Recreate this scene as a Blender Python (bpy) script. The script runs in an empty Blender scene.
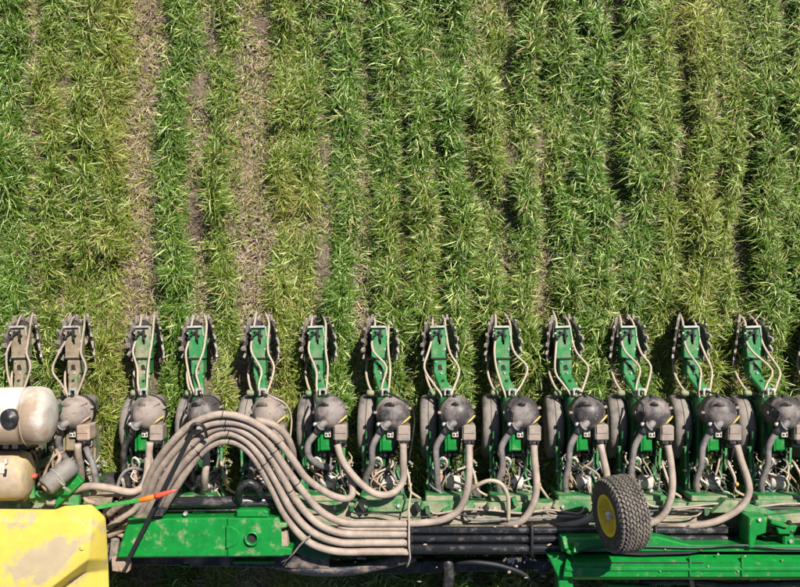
import bpy, bmesh, math, random
import numpy as np
from mathutils import Vector, Matrix

# ------------------------------------------------------------------ camera, sky, sun, exposure
scene = bpy.context.scene
C = scene.collection
H = 6.5                      # drone height above the soil (m)
F = 975.0                    # focal length in pixels of an 800 px wide picture
cam_data = bpy.data.cameras.new('camera')
cam_data.sensor_fit = 'HORIZONTAL'
cam_data.sensor_width = 36.0
cam_data.lens = 36.0 * F / 800.0
cam_data.clip_start = 0.05
cam_data.clip_end = 1000.0
cam = bpy.data.objects.new('camera', cam_data)
cam.location = (0, 0, H)
C.objects.link(cam)
scene.camera = cam

SUN_EL = math.radians(50)
SDX, SDY = 0.52, 0.854       # horizontal direction towards the sun
world = bpy.data.worlds.new('World')
scene.world = world
world.use_nodes = True
wn = world.node_tree.nodes
wl = world.node_tree.links
sky = wn.new('ShaderNodeTexSky')
sky.sky_type = 'NISHITA'
sky.sun_disc = False
sky.sun_elevation = SUN_EL
sky.sun_rotation = math.atan2(SDX, SDY)
wl.new(sky.outputs[0], wn['Background'].inputs[0])
wn['Background'].inputs[1].default_value = 0.05
sd = bpy.data.lights.new('sun', 'SUN')
sd.energy = 5.0
sd.angle = math.radians(0.53)
sd.color = (1.0, 0.95, 0.86)
so = bpy.data.objects.new('sun', sd)
to_sun = Vector((SDX * math.cos(SUN_EL), SDY * math.cos(SUN_EL), math.sin(SUN_EL)))
so.rotation_euler = to_sun.to_track_quat('Z', 'Y').to_euler()
so.location = (4, 8, 12)
C.objects.link(so)
scene.view_settings.view_transform = 'Standard'
scene.view_settings.look = 'None'
scene.view_settings.gamma = 1
scene.view_settings.exposure = 0.72
scene.render.engine = 'CYCLES'
scene.cycles.max_bounces = 6
scene.cycles.transparent_max_bounces = 4

RND = random.Random(11)
NP = np.random.default_rng(5)


def P(px, py, z):
    """where a point seen at photo pixel (px, py) stands if it is z metres above the soil"""
    k = (H - z) / F
    return Vector(((px - 400.0) * k, (293.5 - py) * k, z))


# ------------------------------------------------------------------ materials
MATS = {}


def srgb(r, g, b):
    def f(c):
        c /= 255.0
        return c / 12.92 if c <= 0.04045 else ((c + 0.055) / 1.055) ** 2.4
    return (f(r), f(g), f(b), 1)


def mat(name, col, rough=0.5, metal=0.0, dust=0.0, dustcol=(0.36, 0.265, 0.20, 1), dscale=9.0, top=0.35,
        bump=0.0, bscale=60.0, spec=0.5, var=0.15, sheen=0.0, soft=0.12):
    """painted / rubber / plastic surface with a layer of field dust broken up by noise"""
    m = bpy.data.materials.new(name)
    m.use_nodes = True
    nt = m.node_tree
    n, l = nt.nodes, nt.links
    b = n['Principled BSDF']
    b.inputs['Roughness'].default_value = rough
    b.inputs['Metallic'].default_value = metal
    b.inputs['Specular IOR Level'].default_value = spec
    geo = n.new('ShaderNodeNewGeometry')
    # slight tone variation of the base
    nv = n.new('ShaderNodeTexNoise')
    nv.inputs['Scale'].default_value = 23.0
    nv.inputs['Detail'].default_value = 4
    l.new(geo.outputs['Position'], nv.inputs['Vector'])
    hv = n.new('ShaderNodeHueSaturation')
    hv.inputs['Color'].default_value = col if len(col) == 4 else (*col, 1)
    mr = n.new('ShaderNodeMapRange')
    mr.inputs['From Min'].default_value = 0.25
    mr.inputs['From Max'].default_value = 0.75
    mr.inputs['To Min'].default_value = 1 - var
    mr.inputs['To Max'].default_value = 1 + var
    l.new(nv.outputs['Fac'], mr.inputs['Value'])
    l.new(mr.outputs['Result'], hv.inputs['Value'])
    out = hv.outputs['Color']
    if dust > 0:
        nd = n.new('ShaderNodeTexNoise')
        nd.inputs['Scale'].default_value = dscale
        nd.inputs['Detail'].default_value = 9
        nd.inputs['Roughness'].default_value = 0.68
        l.new(geo.outputs['Position'], nd.inputs['Vector'])
        sep = n.new('ShaderNodeSeparateXYZ')
        l.new(geo.outputs['Normal'], sep.inputs[0])
        a = n.new('ShaderNodeMath')
        a.operation = 'MULTIPLY_ADD'
        a.inputs[1].default_value = top * 0.35
        l.new(sep.outputs['Z'], a.inputs[0])
        l.new(nd.outputs['Fac'], a.inputs[2])
        r = n.new('ShaderNodeMapRange')
        th = 0.74 - 0.5 * dust
        r.inputs['From Min'].default_value = th - soft + 0.06
        r.inputs['From Max'].default_value = th + soft + 0.06
        r.inputs['To Max'].default_value = min(1.0, 0.55 + 0.5 * dust)
        l.new(a.outputs[0], r.inputs['Value'])
        mx = n.new('ShaderNodeMix')
        mx.data_type = 'RGBA'
        l.new(r.outputs['Result'], mx.inputs['Factor'])
        l.new(out, mx.inputs['A'])
        hv2 = n.new('ShaderNodeHueSaturation')
        hv2.inputs['Color'].default_value = dustcol
        l.new(mr.outputs['Result'], hv2.inputs['Value'])
        l.new(hv2.outputs['Color'], mx.inputs['B'])
        out = mx.outputs['Result']
        rr = n.new('ShaderNodeMapRange')
        rr.inputs['To Min'].default_value = rough
        rr.inputs['To Max'].default_value = 0.92
        l.new(r.outputs['Result'], rr.inputs['Value'])
        l.new(rr.outputs['Result'], b.inputs['Roughness'])
        if metal > 0:
            rm = n.new('ShaderNodeMapRange')
            rm.inputs['To Min'].default_value = metal
            rm.inputs['To Max'].default_value = 0.0
            l.new(r.outputs['Result'], rm.inputs['Value'])
            l.new(rm.outputs['Result'], b.inputs['Metallic'])
    l.new(out, b.inputs['Base Color'])
    if bump > 0:
        nb = n.new('ShaderNodeTexNoise')
        nb.inputs['Scale'].default_value = bscale
        nb.inputs['Detail'].default_value = 6
        l.new(geo.outputs['Position'], nb.inputs['Vector'])
        bp = n.new('ShaderNodeBump')
        bp.inputs['Strength'].default_value = bump
        bp.inputs['Distance'].default_value = 0.01
        l.new(nb.outputs['Fac'], bp.inputs['Height'])
        l.new(bp.outputs['Normal'], b.inputs['Normal'])
    MATS[name] = m
    return m


def smear(name, centre, ang, rx, ry):
    # pushes the dust threshold down inside one smeared patch of dried mud
    m = MATS[name]
    n, l = m.node_tree.nodes, m.node_tree.links
    add = [k for k in n if k.type == 'MATH' and k.operation == 'MULTIPLY_ADD'][0]
    mp = n.new('ShaderNodeMapping')
    mp.vector_type = 'TEXTURE'
    mp.inputs['Location'].default_value = centre
    mp.inputs['Rotation'].default_value = (0, 0, ang)
    mp.inputs['Scale'].default_value = (rx, ry, 5.0)
    geo = [k for k in n if k.type == 'NEW_GEOMETRY'][0]
    l.new(geo.outputs['Position'], mp.inputs['Vector'])
    ln = n.new('ShaderNodeVectorMath')
    ln.operation = 'LENGTH'
    l.new(mp.outputs[0], ln.inputs[0])
    mr = n.new('ShaderNodeMapRange')
    mr.inputs['From Min'].default_value = 0.5
    mr.inputs['From Max'].default_value = 1.3
    mr.inputs['To Min'].default_value = 0.24
    mr.inputs['To Max'].default_value = -0.02
    l.new(ln.outputs['Value'], mr.inputs['Value'])
    ad = n.new('ShaderNodeMath')
    ad.operation = 'ADD'
    tgt = add.outputs[0].links[0].to_socket
    l.new(add.outputs[0], ad.inputs[0])
    l.new(mr.outputs[0], ad.inputs[1])
    l.new(ad.outputs[0], tgt)


GREEN = (0.006, 0.150, 0.026, 1)
mat('green_clean', (0.004, 0.178, 0.027, 1), 0.36, dust=0.21, dscale=13, top=0.2, bump=0.10, soft=.07, var=.18, dustcol=(0.30, 0.25, 0.17, 1))
mat('green_paint', (0.024, 0.190, 0.055, 1), 0.42, dust=0.25, dscale=16, top=0.3, bump=0.08, dustcol=(0.22, 0.20, 0.13, 1))
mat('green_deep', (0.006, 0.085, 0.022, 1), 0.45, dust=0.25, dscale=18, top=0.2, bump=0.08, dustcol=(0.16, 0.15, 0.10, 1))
mat('green_dusty', (0.012, 0.155, 0.035, 1), 0.5, dust=0.38, dscale=11, top=0.45, bump=0.12)
mat('green_muddy', (0.014, 0.13, 0.035, 1), 0.6, dust=0.66, dscale=13, top=0.4, bump=0.3, dustcol=(0.255, 0.180, 0.128, 1), var=.3)
mat('green_plate', (0.012, 0.15, 0.035, 1), 0.5, dust=0.34, dscale=8, top=0.35, bump=0.12, soft=.1)
mat('toolbar_dust', (0.01, 0.15, 0.03, 1), 0.6, dust=0.50, dscale=9, top=0.42, bump=0.3, dustcol=(0.33, 0.255, 0.20, 1), soft=0.09, var=.25)
mat('tan_hose', (0.24, 0.185, 0.150, 1), 0.6, dust=0.44, dscale=11, top=0.3, bump=0.12, dustcol=(0.385, 0.308, 0.255, 1), var=0.14)
mat('cream_tube', (0.37, 0.305, 0.235, 1), 0.5, dust=0.3, dscale=30, dustcol=(0.36, 0.28, 0.20, 1), var=0.12)
mat('grey_hose', (0.105, 0.10, 0.105, 1), 0.5, dust=0.42, dscale=20, dustcol=(0.25, 0.215, 0.19, 1), bump=0.1)
mat('black_hose', (0.016, 0.016, 0.018, 1), 0.42, dust=0.20, dscale=22, dustcol=(0.14, 0.12, 0.10, 1), bump=0.08)
mat('black_steel', (0.018, 0.019, 0.022, 1), 0.25, dust=0.10, dscale=15, dustcol=(0.22, 0.19, 0.17, 1), bump=0.08)
mat('black_muddy', (0.03, 0.028, 0.027, 1), 0.55, dust=0.5, dscale=17, dustcol=(0.24, 0.19, 0.15, 1), bump=0.2)
mat('navy_plastic', (0.014, 0.016, 0.026, 1), 0.45, dust=0.2, dscale=12, bump=0.05)
mat('hopper_grey', (0.048, 0.042, 0.042, 1), 0.45, dust=0.51, dscale=6.5, dustcol=(0.255, 0.215, 0.198, 1), top=0.1, bump=0.12, soft=0.09)
mat('hopper_dusty', (0.10, 0.085, 0.08, 1), 0.65, dust=0.62, dscale=8, dustcol=(0.29, 0.232, 0.20, 1), top=0.3, bump=0.2)
mat('box_grey', (0.17, 0.14, 0.12, 1), 0.6, dust=0.5, dscale=14, dustcol=(0.30, 0.24, 0.20, 1), bump=0.1)
mat('rubber_dusty', (0.055, 0.05, 0.048, 1), 0.75, dust=0.62, dscale=9, dustcol=(0.24, 0.205, 0.18, 1), top=0.35, bump=0.15)
mat('tyre_rubber', (0.030, 0.028, 0.027, 1), 0.7, dust=0.30, dscale=20, dustcol=(0.15, 0.13, 0.11, 1), bump=0.1, bscale=120)
mat('tyre_lug', (0.055, 0.05, 0.046, 1), 0.75, dust=0.5, dscale=16, dustcol=(0.17, 0.145, 0.12, 1), bump=0.1)
mat('rim_yellow', (0.78, 0.56, 0.02, 1), 0.45, dust=0.2, dscale=25, dustcol=(0.30, 0.22, 0.06, 1), bump=0.05)
mat('strap_yellow', (0.50, 0.36, 0.07, 1), 0.55, dust=0.3, dscale=30)
mat('tank_yellow', (0.55, 0.425, 0.072, 1), 0.45, dust=0.36, dscale=7, top=0.12, dustcol=(0.31, 0.25, 0.225, 1), bump=0.04, soft=0.06, var=0.07)
smear('tank_yellow', P(42, 561, 1.26), math.radians(32), 0.22, 0.085)
mat('tank_white', (0.52, 0.485, 0.44, 1), 0.5, dust=0.52, dscale=6, top=0.0, dustcol=(0.24, 0.15, 0.085, 1), bump=0.05, var=0.06, soft=0.13)
smear('tank_white', P(24, 428, 1.2), math.radians(70), 0.19, 0.07)
smear('tank_white', P(5, 440, 1.2), 0.1, 0.30, 0.07)
mat('tank_amber', (0.48, 0.36, 0.15, 1), 0.5, dust=0.66, dscale=7, top=0.25, dustcol=(0.32, 0.25, 0.20, 1), bump=0.15, soft=0.1)
mat('tail_steel', (0.115, 0.095, 0.085, 1), 0.5, metal=0.4, dust=0.6, dscale=25, dustcol=(0.095, 0.072, 0.06, 1), top=-0.2, bump=0.2)
mat('bright_steel', (0.55, 0.54, 0.52, 1), 0.35, metal=0.7, dust=0.3, dscale=30, dustcol=(0.36, 0.30, 0.25, 1))
mat('spike_steel', (0.30, 0.27, 0.25, 1), 0.5, metal=0.45, dust=0.5, dscale=30, dustcol=(0.27, 0.22, 0.19, 1))
mat('white_plastic', (0.52, 0.50, 0.46, 1), 0.5, dust=0.48, dscale=25, dustcol=(0.42, 0.34, 0.27, 1))
mat('rust', (0.30, 0.175, 0.11, 1), 0.75, dust=0.4, dscale=25)
mat('cylinder_grey', (0.13, 0.125, 0.12, 1), 0.5, dust=0.45, dscale=18, dustcol=(0.22, 0.19, 0.165, 1), bump=0.08)
mat('mud', (0.34, 0.255, 0.195, 1), 0.95, dust=0.4, dscale=25, dustcol=(0.24, 0.17, 0.125, 1), bump=0.5, bscale=45)
mat('black_ink', (0.012, 0.012, 0.013, 1), 0.6)
mat('hollow_shade', (0.010, 0.011, 0.010, 1), 0.8)  # near-black colour standing in for the shade inside holes
mat('blue_tube', (0.10, 0.15, 0.28, 1), 0.45)
mat('red_valve', (0.35, 0.05, 0.03, 1), 0.5, dust=0.3, dscale=30)
mat('rod_green', (0.02, 0.30, 0.05, 1), 0.4, dust=0.15, dscale=40)
mat('rod_orange', (0.85, 0.19, 0.02, 1), 0.4)
mat('rod_red', (0.85, 0.085, 0.05, 1), 0.4)
mat('amber_fitting', (0.60, 0.32, 0.06, 1), 0.5, dust=0.3, dscale=30)


# ------------------------------------------------------------------ mesh builder
class MB:
    def __init__(s):
        s.v, s.f, s.sm = [], [], []

    def add(s, verts, faces, smooth=False, M=None):
        o = len(s.v)
        for p in verts:
            p = Vector(p)
            s.v.append(M @ p if M else p)
        for f in faces:
            s.f.append([i + o for i in f])
            s.sm.append(smooth)
        return s

    def box(s, c, size, M=None, ch=None):
        """box with chamfered edges"""
        hx, hy, hz = size[0] / 2, size[1] / 2, size[2] / 2
        c = Vector(c)
        if ch is None:
            ch = min(0.004, 0.18 * min(size))
        bm = bmesh.new()
        bmesh.ops.create_cube(bm, size=1)
        for v in bm.verts:
            v.co = Vector((v.co.x * hx * 2, v.co.y * hy * 2, v.co.z * hz * 2))
        if ch > 0:
            bmesh.ops.bevel(bm, geom=bm.edges[:], offset=ch, segments=1, affect='EDGES', profile=0.5)
        T = Matrix.Translation(c)
        T = T @ M if M is not None else T
        s.from_bm(bm, T)
        return s

    def from_bm(s, bm, T=None, smooth=False):
        bm.verts.index_update()
        s.add([v.co.copy() for v in bm.verts], [[v.index for v in f.verts] for f in bm.faces], smooth, T)
        bm.free()
        return s

    def bar(s, a, b, w, h, up=(0, 0, 1), ch=None):
        a, b = Vector(a), Vector(b)
        d = b - a
        L = d.length
        x = d.normalized()
        upv = Vector(up)
        y = upv.cross(x)
        if y.length < 1e-4:
            y = Vector((0, 1, 0)).cross(x)
        y.normalize()
        z = x.cross(y)
        R = Matrix((x, y, z)).transposed().to_4x4()
        return s.box((a + b) / 2, (L, w, h), R, ch)

    def prism(s, pts, z0, z1, ch=0.003):
        """polygon (x, y) list extruded from z0 to z1, top edge chamfered"""
        bm = bmesh.new()
        vs = [bm.verts.new((p[0], p[1], z0)) for p in pts]
        f = bm.faces.new(vs)
        f.normal_update()
        if f.normal.z > 0:
            f.normal_flip()
        r = bmesh.ops.extrude_face_region(bm, geom=[f])
        up = [e for e in r['geom'] if isinstance(e, bmesh.types.BMVert)]
        for v in up:
            v.co.z = z1
        bm.normal_update()
        if ch > 0:
            es = [e for e in bm.edges if all(abs(v.co.z - z1) < 1e-6 for v in e.verts)]
            bmesh.ops.bevel(bm, geom=es, offset=ch, segments=1, affect='EDGES', profile=0.5)
        bmesh.ops.recalc_face_normals(bm, faces=bm.faces[:])
        return s.from_bm(bm)

    def lathe(s, prof, origin, axis, n=24, smooth=True, cap=True):
        """profile of (radius, distance along the axis)"""
        ax = Vector(axis).normalized()
        u = ax.orthogonal().normalized()
        w = ax.cross(u)
        o = Vector(origin)
        vs, fs = [], []
        for r, t in prof:
            for k in range(n):
                a = 2 * math.pi * k / n
                vs.append(o + ax * t + (u * math.cos(a) + w * math.sin(a)) * r)
        for i in range(len(prof) - 1):
            for k in range(n):
                k2 = (k + 1) % n
                fs.append([i * n + k, i * n + k2, (i + 1) * n + k2, (i + 1) * n + k])
        s.add(vs, fs, smooth)
        if cap:
            o0 = len(s.v) - len(vs)
            for i, rev in ((0, True), (len(prof) - 1, False)):
                if prof[i][0] > 1e-4:
                    ids = [o0 + i * n + k for k in range(n)]
                    s.f.append(ids[::-1] if rev else ids)
                    s.sm.append(False)
        return s

    def cyl(s, a, b, r, n=14, ch=0.12, r2=None):
        a, b = Vector(a), Vector(b)
        L = (b - a).length
        r2 = r if r2 is None else r2
        c = min(ch * r, L * 0.2)
        return s.lathe([(r - c, 0), (r, c), (r2, L - c), (r2 - c, L)], a, b - a, n, True)

    def tube(s, pts, r, n=10, step=0.02, ribs=0.0, rib_len=0.012, rs=None):
        """round hose along a Catmull-Rom curve"""
        pts = [Vector(p) for p in pts]
        path = spline(pts, step if ribs == 0 else rib_len / 2)
        vs, fs = [], []
        T = (path[1] - path[0]).normalized()
        N = T.orthogonal().normalized()
        m = len(path)
        for i, p in enumerate(path):
            t = path[min(i + 1, m - 1)] - path[max(i - 1, 0)]
            if t.length > 1e-9:
                t.normalize()
                N = (N - t * N.dot(t))
                N = N.normalized() if N.length > 1e-6 else t.orthogonal().normalized()
                T = t
            B = T.cross(N)
            rr = r
            if rs:
                rr = r * (rs[0] + (rs[1] - rs[0]) * i / (m - 1))
            if ribs and i % 2:
                rr *= 1 - ribs
            for k in range(n):
                a = 2 * math.pi * k / n
                vs.append(p + (N * math.cos(a) + B * math.sin(a)) * rr)
        for i in range(m - 1):
            for k in range(n):
                k2 = (k + 1) % n
                fs.append([i * n + k, i * n + k2, (i + 1) * n + k2, (i + 1) * n + k])
        o0 = len(s.v)
        s.add(vs, fs, True)
        s.f.append([o0 + k for k in range(n)][::-1])
        s.sm.append(False)
        s.f.append([o0 + (m - 1) * n + k for k in range(n)])
        s.sm.append(False)
        return s

    def ring(s, c, axis, R, r, n=18, m=8):
        prof = [(R + r * math.cos(2 * math.pi * k / m), r * math.sin(2 * math.pi * k / m)) for k in range(m + 1)]
        return s.lathe(prof, c, axis, n, True, cap=False)

    def lump(s, c, r, seed=0, squash=(1, 1, 1), sub=2, amp=0.25):
        bm = bmesh.new()
        bmesh.ops.create_icosphere(bm, subdivisions=sub, radius=1)
        rr = random.Random(seed)
        ph = [rr.uniform(0, 6.28) for _ in range(6)]
        for v in bm.verts:
            p = v.co
            k = 1 + amp * (math.sin(3.1 * p.x + ph[0]) * math.sin(2.7 * p.y + ph[1]) + 0.6 * math.sin(5.3 * p.z + ph[2] + 2 * p.x) * math.sin(4.9 * p.y + ph[3]))
            v.co = Vector((p.x * squash[0], p.y * squash[1], p.z * squash[2])) * (r * k)
        return s.from_bm(bm, Matrix.Translation(Vector(c)), True)

    def mesh(s, name, offset=None):
        me = bpy.data.meshes.new(name)
        o = Vector(offset) if offset is not None else Vector((0, 0, 0))
        me.from_pydata([tuple(p - o) for p in s.v], [], s.f)
        me.polygons.foreach_set('use_smooth', s.sm)
        me.update()
        return me


def spline(pts, step):
    if len(pts) == 2:
        n = max(2, int((pts[1] - pts[0]).length / step))
        return [pts[0].lerp(pts[1], i / n) for i in range(n + 1)]
    e = [pts[0] * 2 - pts[1]] + pts + [pts[-1] * 2 - pts[-2]]
    out = []
    for i in range(1, len(e) - 2):
        p0, p1, p2, p3 = e[i - 1], e[i], e[i + 1], e[i + 2]
        n = max(2, int((p2 - p1).length / step))
        for k in range(n):
            t = k / n
            out.append(0.5 * ((2 * p1) + (p2 - p0) * t + (2 * p0 - 5 * p1 + 4 * p2 - p3) * t * t + (3 * p1 - p0 - 3 * p2 + p3) * t ** 3))
    out.append(pts[-1].copy())
    return out


def obj(name, mb, material, parent=None, offset=None, label=None):
    me = mb if isinstance(mb, bpy.types.Mesh) else mb.mesh(name, offset)
    if not me.materials:
        me.materials.append(MATS[material])
    o = bpy.data.objects.new(name, me)
    C.objects.link(o)
    if parent:
        o.parent = parent
    if label:
        o['label'] = label
    return o


def thing(name, label, cat, loc=(0, 0, 0), group=None):
    o = bpy.data.objects.new(name, None)
    o.empty_display_size = 0.1
    C.objects.link(o)
    o.location = loc
    o['label'] = label
    o['category'] = cat
    if group:
        o['group'] = group
    return o


# ------------------------------------------------------------------ ground
def make_ground():
    def axis(lim, n, far):
        a = np.linspace(-lim, lim, n)
        e = np.array([lim + 1.5, lim + 6, lim + 25, far])
        return np.concatenate([-e[::-1], a, e])
    xs = axis(4.6, 230, 150)
    ys = axis(3.9, 200, 150)
    X, Y = np.meshgrid(xs, ys)
    Z = np.zeros_like(X)
    rg = np.random.default_rng(3)
    for k in range(60):
        f = rg.uniform(3, 40)
        a = rg.uniform(0, 6.28)
        Z += 0.055 / f ** 0.85 * np.sin(f * (X * math.cos(a) + Y * math.sin(a) * 0.6) + rg.uniform(0, 6.28)) * 0.6
    Z -= Z.mean()
    edge = (np.abs(X) > 4.7) | (np.abs(Y) > 4.0)
    Z[edge] = 0
    Z -= 0.012
    nx, ny = len(xs), len(ys)
    co = np.stack([X, Y, Z], -1).reshape(-1, 3)
    idx = np.arange(nx * ny).reshape(ny, nx)
    q = np.stack([idx[:-1, :-1], idx[:-1, 1:], idx[1:, 1:], idx[1:, :-1]], -1).reshape(-1, 4)
    me = bpy.data.meshes.new('soil_ground')
    me.from_pydata(co.tolist(), [], q.tolist())
    me.polygons.foreach_set('use_smooth', [True] * len(me.polygons))
    m = bpy.data.materials.new('soil')
    m.use_nodes = True
    n, l = m.node_tree.nodes, m.node_tree.links
    b = n['Principled BSDF']
    b.inputs['Roughness'].default_value = 0.95
    b.inputs['Specular IOR Level'].default_value = 0.15
    geo = n.new('ShaderNodeNewGeometry')
    n1 = n.new('ShaderNodeTexNoise')
    n1.inputs['Scale'].default_value = 2.2
    n1.inputs['Detail'].default_value = 8
    n1.inputs['Roughness'].default_value = 0.7
    n2 = n.new('ShaderNodeTexNoise')
    n2.inputs['Scale'].default_value = 70
    n2.inputs['Detail'].default_value = 8
    l.new(geo.outputs['Position'], n1.inputs['Vector'])
    l.new(geo.outputs['Position'], n2.inputs['Vector'])
    cr = n.new('ShaderNodeValToRGB')
    cr.color_ramp.elements[0].position = 0.3
    cr.color_ramp.elements[0].color = (0.085, 0.060, 0.044, 1)
    cr.color_ramp.elements[1].position = 0.72
    cr.color_ramp.elements[1].color = (0.25, 0.19, 0.145, 1)
    ad = n.new('ShaderNodeMath')
    ad.operation = 'MULTIPLY_ADD'
    ad.inputs[1].default_value = 0.5
    hv = n.new('ShaderNodeMath')
    hv.operation = 'MULTIPLY'
    hv.inputs[1].default_value = 0.5
    l.new(n1.outputs['Fac'], ad.inputs[0])
    l.new(n2.outputs['Fac'], hv.inputs[0])
    l.new(hv.outputs[0], ad.inputs[2])
    l.new(ad.outputs[0], cr.inputs['Fac'])
    l.new(cr.outputs['Color'], b.inputs['Base Color'])
    bp = n.new('ShaderNodeBump')
    bp.inputs['Strength'].default_value = 0.8
    bp.inputs['Distance'].default_value = 0.02
    l.new(n2.outputs['Fac'], bp.inputs['Height'])
    l.new(bp.outputs['Normal'], b.inputs['Normal'])
    me.materials.append(m)
    o = bpy.data.objects.new('ground', me)
    C.objects.link(o)
    o['kind'] = 'structure'
    o['label'] = 'bare brown soil of the field showing between the plants'
    return o


make_ground()

# ------------------------------------------------------------------ cover crop
def value_noise(x, y, sc, seed):
    rg = np.random.default_rng(seed)
    g = rg.random((64, 64))
    u, v = x * sc + 100, y * sc + 100
    i, j = np.floor(u).astype(int), np.floor(v).astype(int)
    a, b = u - i, v - j
    a, b = a * a * (3 - 2 * a), b * b * (3 - 2 * b)
    i, j = i % 64, j % 64
    i2, j2 = (i + 1) % 64, (j + 1) % 64
    return (g[i, j] * (1 - a) + g[i2, j] * a) * (1 - b) + (g[i, j2] * (1 - a) + g[i2, j2] * a) * b


# how thick and how green the stand is across the field (photo pixel column, thickness, greenness)
PROFILE = np.array([
    (-260, .6, .5), (-120, .7, .6), (0, .85, .75), (22, .9, .8), (38, .55, .45), (55, .75, .5), (90, .82, .55), (118, .62, .3), (131, .5, .25),
    (141, .42, .3), (154, .34, .4), (164, .75, .8), (176, .95, .9), (192, .8, .62), (204, .6, .5), (222, .55, .45), (238, .5, .4),
    (250, .40, .3), (262, .42, .35), (276, .55, .3), (292, .6, .22), (306, .5, .4), (316, .4, .45), (328, .75, .75), (345, .95, .9),
    (362, .78, .7), (378, .95, .85), (392, .7, .7), (408, .9, .75), (422, .85, .7), (434, .42, .5), (446, .95, .95), (462, .85, .8),
    (474, .6, .45), (490, .62, .5), (508, .42, .45), (524, .68, .65), (540, .5, .45), (556, .55, .5), (572, .88, .85), (592, .95, .9),
    (606, .75, .75), (615, .3, .4), (626, .8, .75), (645, .85, .75), (660, .62, .55), (682, .7, .4), (705, .66, .35), (728, .5, .4),
    (745, .62, .5), (765, .8, .7), (790, .78, .72), (850, .75, .6), (960, .7, .6), (1100, .6, .5)])


# drill rows of the rye (photo pixel column at soil level)
ROWS = np.array([-235, -200, -165, -130, -95, -60, -24, 14, 56, 92, 116, 178, 224, 284, 306, 342, 384, 420, 454, 492, 526, 560, 592, 630, 660, 694, 726, 762, 795,
                 830, 866, 902, 938, 974, 1010, 1046])


def row_mask(x, y, sig=9.5):
    px = x * F / H + 400 + (value_noise(x, y, 2.3, 44) - 0.5) * 16 + (value_noise(x, y, 6.5, 45) - 0.5) * 12
    dist = np.min(np.abs(px[:, None] - ROWS[None]), 1)
    return np.exp(-(dist / sig) ** 2)


def stand(x, y):
    k = H / F
    px = x / k + 400
    py = 293.5 - y / k
    wob = (value_noise(x, y, 1.6, 21) - 0.5) * 12
    q = px + wob
    d = np.interp(q, PROFILE[:, 0], PROFILE[:, 1])
    g = np.interp(q, PROFILE[:, 0], PROFILE[:, 2])

    def blob(cx, cy, rx, ry):
        return np.exp(-((px - cx) / rx) ** 2 - ((py - cy) / ry) ** 2)
    # bare, thick and yellowed places that stand out in the photograph
    bare = (0.5 * blob(250, 270, 16, 70) + .4 * blob(545, 275, 22, 35) + .3 * blob(510, 170, 14, 40) + .35 * blob(490, 8, 20, 14)
            + .4 * blob(20, 10, 40, 16) + .3 * blob(730, 260, 16, 50) + .3 * blob(175, 75, 18, 40) + .25 * blob(230, 60, 30, 60) + .3 * blob(140, 300, 14, 60))
    thick = (.3 * blob(178, 250, 16, 70) + .25 * blob(90, 40, 22, 40) + .2 * blob(600, 60, 30, 60) + .3 * blob(450, 260, 30, 60) + .2 * blob(20, 180, 25, 90))
    yel = (.5 * blob(122, 120, 16, 40) + .5 * blob(115, 12, 16, 20) + .35 * blob(700, 30, 30, 40) + .4 * blob(300, 210, 14, 30) + .4 * blob(90, 390, 30, 60)
           + .3 * blob(400, 240, 12, 30) + .3 * blob(690, 215, 26, 20) + .3 * blob(60, 100, 40, 60))
    d = d - 0.7 * bare + thick
    d = d * (0.62 + 0.76 * value_noise(x, y, 4.5, 8)) * (0.30 + 1.4 * value_noise(x, y * 0.8, 13, 9))
    g = g - yel + (value_noise(x, y, 3.2, 31) - 0.5) * 0.4
    return np.clip(0.17 + 0.90 * d, 0.10, 1.2), np.clip(g, 0, 1)


UNIT_PX = [20, 74, 143, 198, 259, 318, 378, 440, 502, 566, 628, 692, 755, 818]
UNIT_X = [P(u, 340, 0.30).x for u in UNIT_PX]


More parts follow.
